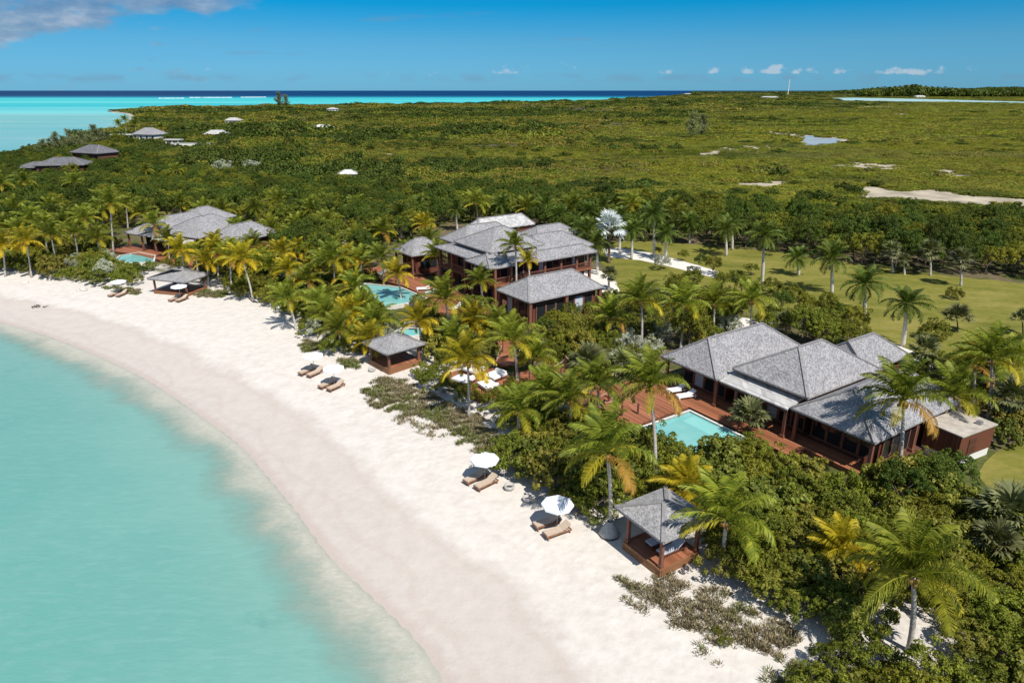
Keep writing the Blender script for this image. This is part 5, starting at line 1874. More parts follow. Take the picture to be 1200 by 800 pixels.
PALM_LIST = [
    # kind, foot, crown, scale, words
    ('c', (1065, 763), (1068, 672), 1.12, 'big coconut palm with yellow-tipped side fronds standing nearest the camera at lower right'),
    ('c', (1051, 562), (1059, 470), 1.12, 'dark green coconut palm leaning in front of the right end of the near villa roof'),
    ('c', (1104, 512), (1117, 464), 1.10, 'coconut palm with a hanging yellow frond in front of the boarded service block'),
    ('c', (1158, 492), (1163, 422), 1.12, 'tall coconut palm on the lawn edge just behind the service block'),
    ('c', (843, 668), (849, 606), 1.05, 'coconut palm with orange drooping fronds at the right side of the near gazebo'),
    ('c', (715, 624), (712, 532), 1.08, 'coconut palm with yellow lower fronds rising from the grey stone cover'),
    ('y', (812, 604), (803, 572), .85, 'short yellow palm tucked behind the near gazebo roof'),
    ('c', (767, 570), (763, 456), 1.00, 'slim tall coconut palm beside the corner of the near pool'),
    ('c', (667, 514), (668, 468), .95, 'coconut palm with upright fronds and twin stem look left of the near pool'),
    ('c', (607, 516), (607, 480), .90, 'short bright green coconut palm below the lounge terrace'),
    ('y', (549, 488), (548, 424), 1.02, 'yellow-green coconut palm with a hanging yellow frond in front of the white daybeds'),
    ('c', (606, 446), (601, 398), 1.0, 'dark-trunked coconut palm between the two rope-railed boardwalks'),
    ('c', (527, 395), (522, 350), 1.12, 'wind-bent coconut palm in front of the left corner of the two-storey villa'),
    ('y', (494, 421), (491, 378), .85, 'golden palm with a straight grey trunk beside the middle pool'),
    ('c', (443, 404), (441, 378), .95, 'coconut palm with broad green crown just below the middle pool'),
    ('c', (401, 412), (397, 386), .90, 'low coconut palm above the dune tuft left of the middle gazebo'),
    ('c', (347, 386), (336, 352), .92, 'young coconut palm leaning seaward at the middle of the beach edge'),
    ('y', (297, 354), (284, 305), 1.08, 'leaning coconut palm with long yellow fronds casting its shadow on the sand'),
    ('c', (393, 348), (390, 304), 1.08, 'tall coconut palm with wide green crown left of the middle pool'),
    ('y', (334, 326), (331, 298), .98, 'brilliant golden palm, the left one of the golden pair'),
    ('y', (352, 318), (351, 294), .85, 'brilliant golden palm, the right one of the golden pair'),
    ('y', (369, 338), (366, 316), .80, 'small golden palm in front of the golden pair, to their right'),
    ('c', (450, 334), (447, 304), 1.0, 'coconut palm standing at the left tip of the middle pool'),
    ('c', (418, 362), (416, 336), .90, 'coconut palm halfway between the golden palms and the middle pool'),
    ('y', (244, 338), (242, 308), .85, 'golden palm right of the farthest gazebo, nearer the beach'),
    ('y', (256, 333), (253, 296), 1.0, 'golden-green palm right of the farthest gazebo, taller and further back'),
    ('c', (271, 340), (268, 300), .92, 'green palm close behind the leaning beach palm'),
    ('y', (220, 338), (212, 294), .95, 'yellow-green palm leaning over the farthest gazebo roof'),
    ('c', (183, 297), (181, 264), 1.0, 'coconut palm in front of the left villa roof above its pool'),
    ('c', (133, 297), (130, 238), 1.12, 'tallest coconut palm at left, with a pale trunk beside the left villa'),
    ('c', (213, 258), (211, 238), 1.0, 'coconut palm behind the ridge of the left villa roof'),
    ('c', (116, 306), (114, 280), .98, 'coconut palm left of the small turquoise pool'),
    ('c', (66, 313), (60, 276), 1.0, 'leaning coconut palm with a thin pale trunk at the left beach edge'),
    ('y', (37, 325), (31, 283), 1.0, 'orange-yellow palm at the left beach edge, brightest there'),
    ('y', (6, 324), (3, 288), 1.0, 'golden palm cut by the left picture edge above the beach'),
    ('c', (42, 300), (37, 258), 1.05, 'coconut palm behind the orange-yellow palm at far left'),
    ('c', (104, 290), (100, 256), 1.0, 'coconut palm in the second row behind the left beach edge palms'),
    ('c', (14, 300), (8, 268), 1.0, 'coconut palm in the second row at the left picture edge'),
    ('c', (80, 290), (75, 262), .9, 'small coconut palm between the two second-row palms at far left'),
    ('c', (88, 236), (87, 214), 1.12, 'coconut palm standing alone in the dark trees below the dark far roofs'),
    ('c', (31, 240), (28, 213), 1.12, 'coconut palm in the dark trees below the lowest dark roof at far left'),
    ('c', (4, 244), (1, 216), 1.12, 'coconut palm at the left picture edge in the dark trees'),
    ('c', (172, 214), (171, 199), .9, 'left one of two small palms in the scrub above the left villa'),
    ('c', (208, 214), (207, 199), .9, 'right one of two small palms in the scrub above the left villa'),
    ('c', (328, 260), (326, 236), 1.08, 'coconut palm with pale trunk in the woods left of the middle villas'),
    ('c', (352, 286), (350, 265), .98, 'dark coconut palm in the woods below and right of the pale-trunked one'),
    ('c', (322, 292), (319, 270), 1.05, 'dark coconut palm right beside the end of the left villa roof'),
    ('c', (283, 292), (280, 268), .9, 'coconut palm half covering the right roof of the left villa'),
    ('y', (499, 284), (497, 264), .95, 'yellowish palm rising behind the garden pavilion roof'),
    ('c', (506, 310), (503, 284), 1.05, 'dark palm between the garden pavilion and the two-storey villa'),
    ('c', (452, 300), (449, 272), 1.0, 'dark palm left of the garden pavilion'),
    ('c', (604, 362), (604, 289), .82, 'palm with brown drooping fronds before the balcony of the two-storey villa'),
    ('y', (621, 359), (619, 306), .62, 'little yellow palm right beside the balcony palm'),
    ('c', (566, 366), (563, 330), .80, 'slender dark palm in front of the guest pavilion left corner'),
    ('c', (478, 318), (477, 296), .85, 'palm on the deck edge in front of the garden pavilion'),
    ('r', (690, 318), (688, 272), 1.22, 'dark full-headed palm at the right corner of the two-storey villa'),
    ('r', (700, 322), (699, 284), 1.0, 'brown-trunked palm right of the dark full-headed one'),
    ('b', (713, 308), (715, 268), 1.15, 'silvery white fan palm beside the white gravel drive'),
    ('r', (726, 294), (727, 256), 1.15, 'white-trunked royal palm behind the silvery fan palm'),
    ('r', (740, 304), (741, 270), 1.0, 'white-trunked royal palm on the near side of the gravel drive'),
    ('r', (766, 301), (766, 252), 1.15, 'tall white-trunked royal palm at the middle of the gravel drive'),
    ('r', (780, 305), (780, 274), .95, 'shorter royal palm right of the tall one on the gravel drive'),
    ('r', (808, 285), (808, 262), 1.1, 'royal palm at the wood edge behind the drive, left of the twin royals'),
    ('r', (851, 300), (850, 270), 1.15, 'twin royal palm on the lawn, the left and nearer of the two'),
    ('r', (858, 293), (857, 262), 1.0, 'twin royal palm on the lawn, the right and farther of the two'),
    ('r', (893, 334), (894, 276), 1.15, 'tall royal palm standing in the shrubs left on the lawn'),
    ('r', (936, 322), (934, 302), .95, 'small weeping palm on the lawn right of the tall royal palm'),
    ('r', (975, 344), (975, 302), 1.15, 'broad royal palm on the lawn between the weeping palm and the dark one'),
    ('r', (1013, 372), (1014, 334), 1.20, 'dark royal palm on the lawn behind the near villa trees'),
    ('r', (1058, 406), (1061, 356), 1.05, 'royal palm with a skirt of brown fronds on the lawn beside the sand path'),
    ('s', (1046, 320), (1046, 294), .95, 'pale fan palm, leftmost in the row at the far lawn edge'),
    ('s', (1060, 322), (1060, 306), .70, 'short fan palm, second in the row at the far lawn edge'),
    ('s', (1090, 323), (1090, 294), 1.1, 'fan palm, third in the row at the far lawn edge'),
    ('s', (1126, 335), (1125, 304), 1.0, 'fan palm, rightmost in the row at the far lawn edge'),
    ('c', (751, 410), (751, 352), 1.08, 'palm with yellow hanging fronds right of the guest pavilion, left of a twin'),
    ('c', (797, 412), (802, 358), 1.0, 'palm with orange hanging fronds right of its twin near the guest pavilion'),
    ('c', (878, 394), (880, 352), 1.0, 'palm with drooping yellow fronds behind the left ridge of the near villa'),
    ('s', (713, 340), (714, 322), .80, 'small fan palm beside the gravel path right of the guest pavilion'),
    ('f', (880, 512), (880, 492), 1.2, 'silvery green fan palm in the bed between pool deck and near villa posts'),
    ('f', (1123, 388), (1122, 374), 1.25, 'spreading pale fan palm on the lawn right of the skirted royal palm'),
    ('f', (1199, 392), (1198, 376), 1.0, 'fan palm at the right picture edge on the lawn'),
    ('s', (1080, 434), (1082, 410), 1.0, 'pale fan palm behind the far corner of the near villa roof'),
    ('f', (952, 402), (951, 388), 1.2, 'pale fan palm close behind the near villa roof, right of its neighbour'),
    ('f', (922, 394), (921, 380), 1.1, 'pale fan palm close behind the near villa roof, left of its neighbour'),
    ('f', (1184, 640), (1182, 606), 1.5, 'big dark fan palm at the right picture edge below the lower lawn'),
    ('f', (1190, 668), (1170, 640), 1.0, 'small pale fan palm in shrubs right of the big nearest coconut palm'),
    ('f', (690, 440), (690, 424), 1.4, 'silvery fan palm left one in the middle garden'),
    ('f', (732, 442), (730, 430), 1.3, 'silvery fan palm right one in the middle garden'),
    ('f', (625, 418), (623, 404), 1.1, 'small silvery fan palm above the bent boardwalk'),
    ('f', (1110, 455), (1108, 440), 1.1, 'dark fan palm behind the palms at the right end of the near villa'),
    ('y', (992, 668), (984, 642), .80, 'small yellow-fronded palm in shrubs left of the big nearest coconut palm'),
    ('s', (1186, 500), (1184, 466), 1.0, 'dark fan palm with tall trunk right of the service block'),
    ('s', (1168, 470), (1166, 440), .9, 'dark fan palm behind the tall coconut palm at the lawn edge'),
    ('c', (140, 160), (139, 146), 1.3, 'dark palm left of the twin palms before the white colonnade'),
    ('c', (148, 158), (146, 141), 1.3, 'tallest dark palm by the white colonnade on the far bay'),
    ('c', (160, 160), (158, 146), 1.2, 'dark palm right of the white colonnade on the far bay'),
    ('c', (190, 162), (189, 150), 1.2, 'dark palm before the grey-roofed far house'),
]
for (k, b, c, s, w) in PALM_LIST:
    palm(k, b, c, s, w)
# palms standing among the trees behind the houses: look-alikes in rows
rows = [((424, 262), (420, 242)), ((470, 270), (468, 250)), ((492, 258), (490, 240)), ((560, 256), (558, 238)), ((536, 262), (534, 246)), ((590, 256), (588, 240)),
        ((620, 260), (618, 244)), ((640, 258), (640, 240)), ((655, 272), (655, 254)), ((672, 262), (672, 242)), ((690, 268), (690, 248)), ((706, 262), (706, 242)),
        ((740, 262), (740, 240)), ((722, 258), (722, 238)), ((756, 262), (756, 246)), ((790, 264), (790, 248))]
for i, (b, c) in enumerate(rows):
    palm('r' if i % 3 else 'c', (b[0], b[1] + 8), c, 1.05 + .1 * (i % 2), 'dark palm head rising from the wood behind the two-storey villa', 'dark palms in the wood behind the villas')
rows2 = [((150, 262), (148, 240)), ((170, 268), (168, 250)), ((62, 262), (60, 244)), ((18, 266), (16, 246)), ((240, 262), (238, 248)), ((262, 262), (261, 246)), ((300, 262), (299, 244)),
         ((120, 262), (119, 246)), ((84, 276), (82, 258)), ((386, 282), (384, 262)), ((420, 300), (418, 282)), ((366, 262), (364, 246)), ((25, 298), (22, 272)), ((56, 296), (52, 268)), ((92, 300), (88, 274))]
for i, (b, c) in enumerate(rows2):
    palm('c', (b[0], b[1] + 6), c, 1.0 + .08 * (i % 2), 'coconut palm crown among the dense trees round and behind the left villa', 'coconut palms in the dense trees round the left villa')
rows3 = [((290, 330), (287, 306)), ((310, 330), (308, 308)), ((277, 322), (274, 296)), ((405, 346), (403, 324)), ((428, 384), (426, 362)), ((378, 372), (376, 356)), ((470, 352), (466, 322)), ((515, 330), (512, 300)), ((535, 415), (533, 398)), ((258, 318), (255, 286)), ((300, 318), (298, 288)), ((318, 338), (316, 314)), ((338, 344), (337, 318)), ((362, 352), (360, 330)), ((380, 338), (379, 312)), ((408, 330), (407, 302)), ((424, 330), (423, 306)), ((385, 392), (383, 370)), ((412, 388), (410, 368)), ((232, 326), (230, 300)), ((198, 306), (197, 282)), ((436, 420), (434, 400)), ((586, 402), (584, 382)), ((630, 440), (629, 418)), ((560, 400), (556, 376))]
for i, (b, c) in enumerate(rows3):
    palm('y' if i % 3 == 0 else 'c', b, c, .9, 'palm in the thicket between leaning beach palm and lounge terrace', 'palms in the thicket between beach and pools')

right_side = (('c', (1140, 470), (1143, 428), .95, 'coconut palm between the one over the service block and the tall lawn-edge one'),
              ('c', (1182, 462), (1186, 424), 1.0, 'coconut palm at the right picture edge beside the tall lawn-edge palm'),
              ('c', (835, 392), (837, 356), .95, 'coconut palm between the orange-fronded twin and the yellow-fronded ridge palm'),
              ('c', (716, 402), (715, 372), .90, 'coconut palm right in front of the guest pavilion right corner'),
              ('c', (700, 500), (701, 452), .95, 'coconut palm at the outer corner of the near pool deck'),
              ('c', (640, 500), (641, 458), .90, 'coconut palm between the bent boardwalk and the short bright green palm'))
for (k, b, c, s, w) in right_side:
    palm(k, b, c, s, w)

# ---- dune grass: mounds of blades nobody could count
def dune_grass(polys, dens, seed):
    rs = np.random.RandomState(seed)
    Vs, As = [], []
    for (pl, dn, green) in polys:
        xs = [p[0] for p in pl]
        ys = [p[1] for p in pl]
        n = int(2.3 * abs(sum(pl[i][0] * pl[(i + 1) % len(pl)][1] - pl[(i + 1) % len(pl)][0] * pl[i][1] for i in range(len(pl)))) / 2 * dn * 3)
        cx = rs.uniform(min(xs), max(xs), n * 4)
        cy = rs.uniform(min(ys), max(ys), n * 4)
        ok = inside(pl, cx, cy)
        cx, cy = cx[ok][:n], cy[ok][:n]
        gap = np.sin(cx * 1.7 + 1.3 * np.sin(cy * 1.1)) * np.sin(cy * 1.9 + np.sin(cx * .8)) + .5 * np.sin(cx * 4.3) * np.sin(cy * 3.9)
        ed = dist_line(pl, cx, cy)
        ok = gap + np.clip(ed, 0, 1.4) * .78 > .22
        cx, cy = cx[ok], cy[ok]
        patch = np.sin(cx * .9 + 2) * np.sin(cy * .8 + np.cos(cx * .5))
        for x, y, pt in zip(cx, cy, patch):
            z = gz(x, y)
            k = rs.randint(14, 24)
            a = rs.uniform(0, 6.28, k)
            r = rs.uniform(0, .30, k)
            hgt = rs.uniform(.12, .42, k) * rs.uniform(.6, 1.2)
            lean = rs.uniform(.15, .9, k)
            b = np.stack([x + r * np.cos(a), y + r * np.sin(a), np.full(k, z - .03)], -1)
            d = np.stack([np.cos(a) * lean, np.sin(a) * lean, np.ones(k)], -1)
            tip = b + unit(d) * hgt[:, None]
            w = np.stack([-np.sin(a), np.cos(a), np.zeros(k)], -1) * .022
            mid = b * .45 + tip * .55 + np.array([0, 0, .05])
            Vs.append(np.stack([b - w, b + w, mid + w * .8, tip, mid - w * .8], 1).reshape(-1, 3))
            g = np.clip(green + .5 * pt + rs.normal() * .25, 0, .8)
            As += [g] * (k * 5)
    V = np.vstack(Vs)
    n = len(V) // 5
    F = np.arange(n)[:, None] * 5 + np.array([[0, 1, 2, 3, 4]])
    me = mesh_np('dune_grass', V, F, M['grass_dune'], {'age': np.array(As)})
    o = link('dune_grass', me)
    tag(o, kind='stuff')


GR = lambda px: [(ground(a, b).x, ground(a, b).y) for a, b in px]
DUNES = [
    (GR([(716, 680), (735, 668), (755, 682), (790, 668), (815, 690), (850, 690), (880, 715), (935, 738), (948, 755), (925, 780), (890, 760), (850, 756), (800, 740), (770, 728), (735, 705)]), 3.6, .12),
    (GR([(770, 735), (800, 742), (860, 758), (872, 780), (840, 782), (800, 765)]), 1.0, .15),
    (GR([(424, 455), (446, 442), (478, 446), (520, 470), (560, 486), (600, 515), (578, 540), (540, 522), (500, 498), (462, 486), (432, 474)]), 3.4, .42),
    (GR([(455, 478), (500, 492), (540, 520), (510, 516), (462, 500)]), .9, .3),
    (GR([(390, 430), (400, 420), (422, 422), (428, 430), (410, 436)]), 4.0, .6),
    (GR([(346, 410), (356, 398), (384, 400), (388, 410), (360, 414)]), 4.0, .5),
    (GR([(224, 346), (240, 340), (266, 340), (270, 348), (240, 350)]), 3.6, .7),
    (GR([(118, 336), (140, 336), (168, 340), (164, 346), (130, 342)]), 3.0, .6),
    (GR([(895, 780), (930, 768), (985, 780), (1010, 820), (900, 820)]), 3.4, .75),
    (GR([(660, 590), (676, 586), (684, 606), (668, 608)]), 3.5, .5),
]
dune_grass(DUNES, 1, 7)
for d in DUNES[:8]:
    FOOT.append(d[0])
#PART4

# ------------------------------------------------------------------ shrubs and trees
PXB = {   # outlines (photograph pixels) that must stay in sight: roofs, decks, water, sand
    'clear': [
        [(775, 412), (902, 384), (960, 405), (1040, 440), (1092, 495), (1022, 515), (985, 520), (940, 520), (870, 500), (815, 478), (790, 470), (760, 460), (722, 492), (728, 500), (770, 492), (792, 498), (812, 494), (850, 502), (842, 480)],
        [(806, 532), (826, 528), (826, 538), (810, 542)],
        [(581, 336), (618, 322), (682, 314), (720, 340), (665, 352), (625, 356), (622, 372), (580, 352)],
        [(460, 292), (482, 276), (500, 292), (520, 285), (545, 262), (578, 258), (620, 266), (690, 292), (690, 318), (640, 318), (590, 335), (520, 330), (480, 335), (455, 312)],
        [(428, 332), (466, 332), (490, 343), (488, 378), (456, 366)],
        [(150, 268), (195, 252), (252, 252), (312, 268), (285, 278), (240, 284), (232, 292), (150, 286)],
        [(136, 306), (142, 296), (180, 294), (183, 304), (170, 308)],
        [(170, 325), (205, 309), (232, 322), (232, 338), (176, 338)],
        [(428, 402), (460, 390), (492, 404), (480, 412), (450, 408)],
        [(434, 424), (460, 428), (462, 438), (440, 436)],
        [(535, 440), (560, 428), (596, 446), (566, 462), (545, 460)],
        [(585, 412), (602, 408), (604, 428), (590, 428)],
        [(612, 436), (640, 424), (662, 432), (640, 446)],
        [(720, 600), (772, 582), (815, 608), (812, 656), (770, 668), (728, 636)],
        [(722, 494), (775, 470), (795, 478), (730, 502)],
        [(1095, 498), (1135, 486), (1162, 492), (1140, 548), (1100, 512)],
        [(712, 286), (760, 290), (820, 308), (850, 325), (800, 325), (716, 305)],
        [(1030, 396), (1062, 412), (1040, 412)],
        [(700, 618), (712, 600), (722, 612), (734, 632), (706, 634)],
    ],
    # fairly open lawn: nothing tall in front of these
    'lawn': [
        [(905, 312), (1000, 318), (1060, 332), (1200, 346), (1200, 425), (1150, 400), (1100, 415), (1072, 400), (1024, 365), (985, 345), (905, 350)],
        [(735, 292), (800, 292), (850, 300), (880, 300), (880, 330), (850, 330), (800, 325), (735, 330)],
        [(1150, 555), (1200, 530), (1200, 578), (1165, 592)],
        [(735, 342), (720, 330), (760, 330), (780, 345)],
    ],
    'sand': [[(985, 690), (1010, 670), (1030, 700), (1000, 730)], [(1090, 700), (1130, 720), (1120, 800), (1080, 790)], [(1150, 760), (1180, 770), (1170, 800), (1145, 800)], [(1005, 720), (1060, 690), (1110, 720), (1140, 780), (1060, 800)], [(985, 735), (1005, 720), (1015, 760), (950, 770)], [(812, 660), (842, 655), (835, 690), (790, 672)], [(870, 392), (905, 384), (890, 406), (858, 404)],
             [(1000, 660), (1040, 655), (1040, 676), (1000, 680)]],
}
UNDER_PALM = [(1066, 700), (712, 575), (549, 455), (767, 500), (668, 492)]
LAWN_W = [np.array(l) for l in LAWN]
TREES = []


def blocked(x, y, w, h):
    """would a plant of half width w and height h cover something that shows in the photograph?"""
    z = 1.3
    pts = [(x, y, z + h), (x - w * .8, y, z + h * .7), (x + w * .8, y, z + h * .7), (x, y, z + h * .5), (x - w, y, z + h * .3), (x + w, y, z + h * .3)]
    pp = [proj(*p) for p in pts]
    px = np.array([p[0] for p in pp])
    py = np.array([p[1] for p in pp])
    for poly in PXB['clear'] + PXB['lawn']:
        if inside(poly, px, py).any():
            return True
    for poly in PXB['sand']:
        if inside(poly, px[3:4], py[3:4]).any():
            return True
    return False


def on_foot(x, y, r):
    for f in FOOT:
        if inside(f, [x], [y])[0] or dist_line(f, [x], [y])[0] < r:
            return True
    for f in LAWN:
        if inside(f, [x], [y])[0]:
            return True
    for f in PATHS:
        if inside(f, [x], [y])[0] or dist_line(f, [x], [y])[0] < r * .5:
            return True
    return False


# region where single plants are placed: the garden strip between beach and wood
rng = random.Random(11)
cand = []


def scatter(poly_px, kinds, spacing, smin, smax, z=1.4, only_lawn=False, jit=1.0):
    pl = G(poly_px, z)
    xs = [p[0] for p in pl]
    ys = [p[1] for p in pl]
    area = (max(xs) - min(xs)) * (max(ys) - min(ys))
    n = int(area / spacing ** 2 * 9)
    for _ in range(n):
        x, y = rng.uniform(min(xs), max(xs)), rng.uniform(min(ys), max(ys))
        if not inside(pl, [x], [y])[0]:
            continue
        kind = rng.choices([k for k, w in kinds], [w for k, w in kinds])[0]
        s = rng.uniform(smin, smax)
        place(kind, x, y, s, spacing, only_lawn)


DIM = {'shrub': (1.75, 1.95), 'seagrape': (1.9, 2.3), 'bright': (1.5, 1.9), 'silver': (1.6, 2.3), 'tree': (2.9, 5.3), 'greentree': (2.8, 4.8)}
grid = {}


def near_any(x, y, d):
    gx, gy = int(x // 4), int(y // 4)
    r = int(d // 4) + 1
    for i in range(gx - r, gx + r + 1):
        for j in range(gy - r, gy + r + 1):
            for (a, b) in grid.get((i, j), ()):
                if (a - x) ** 2 + (b - y) ** 2 < d * d:
                    return True
    return False


def place(kind, x, y, s, spacing, allow_lawn=False):
    if near_any(x, y, spacing):
        return False
    w, h = DIM[kind]
    if not allow_lawn and on_foot(x, y, w * s * .6):
        return False
    if signed(np.array([x]), np.array([y]))[0] < 8:
        return False
    # seaward of the vegetation line is bare sand
    if inside(BEACH, [x], [y])[0]:
        return False
    for q in (1.0, .72, .5, .36):
        if kind in ('tree', 'greentree') and q < .7:
            kind = 'shrub'
            w, h = DIM[kind]
            q = 1.0 if q == .5 else .55
        if not blocked(x, y, w * s * q, h * s * q):
            s = s * q
            break
    else:
        return False
    grid.setdefault((int(x // 4), int(y // 4)), []).append((x, y))
    TREES.append((kind, x, y, s))
    return True


def hand(kind, px, py, s):
    p = at(px, py, 1.4)
    if s > .3 and any(inside(f, [p.x], [p.y])[0] for f in FOOT):
        return
    grid.setdefault((int(p.x // 4), int(p.y // 4)), []).append((p.x, p.y))
    TREES.append((kind, p.x, p.y, s))


# plants that the photograph shows singly
for a in [('shrub', 788, 556, 1.45), ('shrub', 772, 546, 1.35), ('seagrape', 842, 556, 1.35), ('shrub', 858, 549, 1.3), ('shrub', 872, 541, 1.2), ('seagrape', 752, 536, 1.2), ('shrub', 736, 526, 1.2), ('shrub', 884, 534, 1.0), ('bright', 722, 518, 1.1), ('shrub', 828, 562, 1.0),
          ('shrub', 508, 352, .9), ('shrub', 520, 346, .8), ('greentree', 556, 372, .5), ('shrub', 500, 368, 1.0), ('bright', 490, 358, .8), ('greentree', 118, 268, .8), ('tree', 128, 276, .7), ('greentree', 140, 268, .7), ('tree', 110, 282, .8), ('shrub', 122, 290, 1.3), ('shrub', 130, 292, 1.1), ('greentree', 240, 300, .5), ('shrub', 270, 296, 1.2), ('greentree', 292, 300, .55), ('greentree', 318, 296, .6), ('shrub', 205, 300, 1.1),
          ('greentree', 648, 384, .52), ('greentree', 668, 378, .5), ('greentree', 692, 372, .48), ('greentree', 716, 366, .46), ('tree', 640, 396, .5), ('greentree', 735, 372, .5), ('seagrape', 612, 382, .9),
          ('shrub', 770, 300, .9), ('greentree', 800, 306, .45), ('shrub', 812, 330, 1.2), ('greentree', 880, 322, .5), ('shrub', 905, 345, 1.2), ('silver', 775, 316, 1.0), ('shrub', 930, 352, 1.1), ('shrub', 1118, 350, .8), ('shrub', 1160, 412, 1.0), ('shrub', 1095, 398, 1.1), ('seagrape', 1140, 424, 1.0), ('greentree', 1175, 440, .5), ('shrub', 905, 300, .8),
          ('seagrape', 650, 570, 1.25), ('seagrape', 628, 556, 1.15), ('seagrape', 676, 572, 1.1), ('seagrape', 610, 540, 1.0),
          ('shrub', 548, 470, 1.0), ('greentree', 972, 402, .62), ('greentree', 1000, 410, .66), ('greentree', 945, 372, .55), ('tree', 915, 366, .52), ('tree', 985, 376, .5),
          ('greentree', 868, 346, .5), ('greentree', 835, 322, .55), ('tree', 862, 330, .5), ('greentree', 820, 316, .45), ('greentree', 845, 340, .5),
          ('shrub', 456, 418, .9), ('bright', 470, 428, .8), ('bright', 452, 426, .7), ('shrub', 540, 362, 1.3), ('shrub', 572, 362, 1.2), ('greentree', 657, 392, .62),
          ('silver', 735, 412, 1.0), ('silver', 760, 420, 1.1), ('silver', 775, 402, .8), ('silver', 720, 425, .8), ('silver', 790, 395, .7), ('silver', 750, 440, .9), ('silver', 655, 262, .9),
          ('tree', 1080, 590, .75), ('tree', 1050, 602, .62), ('tree', 1105, 580, .7), ('seagrape', 1170, 520, .9), ('seagrape', 1190, 512, 1.0), ('seagrape', 1178, 500, .8),
          ('silver', 408, 296, 1.1), ('silver', 430, 300, 1.0), ('silver', 262, 206, 2.2), ('silver', 297, 205, 2.3), ('silver', 480, 300, .8),
          ('bright', 640, 470, .9), ('bright', 600, 470, 1.0), ('shrub', 580, 480, 1.0), ('bright', 655, 500, .9), ('bright', 838, 738, .26), ('bright', 850, 752, .28)]:
    hand(*a)

# front thicket along the near beach and lower right
scatter([(560, 535), (600, 500), (640, 490), (700, 500), (760, 540), (830, 560), (900, 560), (960, 560), (1030, 580), (1100, 570), (1160, 600), (1260, 640), (1300, 860), (960, 860), (920, 780), (880, 735), (830, 690), (760, 640), (700, 600), (640, 575)],
        [('shrub', 6), ('seagrape', 2.2), ('bright', 1.1)], 1.45, .82, 1.3)
# gardens between beach and villas
scatter([(380, 410), (350, 375), (300, 350), (262, 346), (262, 330), (330, 320), (400, 330), (440, 350), (470, 380), (560, 390), (620, 400), (700, 400), (760, 420), (780, 440), (760, 500), (700, 510), (640, 500), (600, 530), (570, 540), (540, 500), (480, 450), (440, 430)],
        [('shrub', 5), ('seagrape', 1.6), ('bright', 1.2), ('silver', .5)], 1.75, .8, 1.25)
scatter([(560, 380), (620, 375), (720, 350), (790, 340), (880, 380), (900, 400), (780, 420), (740, 440), (640, 430), (560, 410)],
        [('greentree', 2), ('shrub', 3), ('seagrape', 2), ('silver', 1.2)], 2.1, .7, 1.05)
# left end of the strip
scatter([(-60, 330), (0, 316), (60, 324), (130, 335), (190, 344), (262, 350), (300, 345), (330, 320), (300, 290), (240, 292), (190, 300), (120, 290), (40, 290), (-60, 300)],
        [('shrub', 4), ('seagrape', 1.5), ('bright', 1.4), ('silver', .4)], 2.0, .85, 1.35)
# round the lawn and the right edge
scatter([(985, 365), (930, 372), (880, 375), (900, 395), (960, 410), (1010, 395)], [('greentree', 2), ('shrub', 3)], 2.0, .5, .9, 1.4, True)
scatter([(1050, 420), (1110, 440), (1180, 470), (1260, 480), (1260, 530), (1180, 520), (1160, 490), (1100, 470)], [('shrub', 3), ('greentree', 1.5), ('seagrape', 1)], 2.3, .6, 1.0, 1.4, True)
scatter([(1040, 520), (1090, 520), (1140, 552), (1170, 600), (1120, 620), (1040, 590)], [('tree', 2), ('shrub', 2)], 1.8, .6, .95)
# wood behind the villas and the belt along the far side of the lawn
scatter([(330, 320), (300, 290), (310, 262), (400, 262), (450, 285), (455, 330), (400, 335)], [('tree', 3), ('greentree', 3), ('shrub', 2)], 2.7, .75, 1.1)
belt = [(-60, 300), (-60, 250), (0, 246), (130, 246), (300, 246), (450, 256), (560, 250), (700, 246), (800, 262), (900, 272), (1000, 284), (1100, 296), (1260, 312), (1260, 332), (1130, 322), (1000, 312), (880, 296), (790, 284), (740, 284), (690, 300), (600, 262), (520, 262), (470, 285), (420, 300), (300, 285), (150, 262), (40, 290)]
scatter(belt, [('tree', 4), ('greentree', 3)], 3.1, .80, 1.15)

# keep the largest in the picture as single things, the rest of the wood is one mass
def px_size(tr):
    k, x, y, s = tr
    return DIM[k][1] * s * FPX / max(5.0, math.hypot(y, 28))


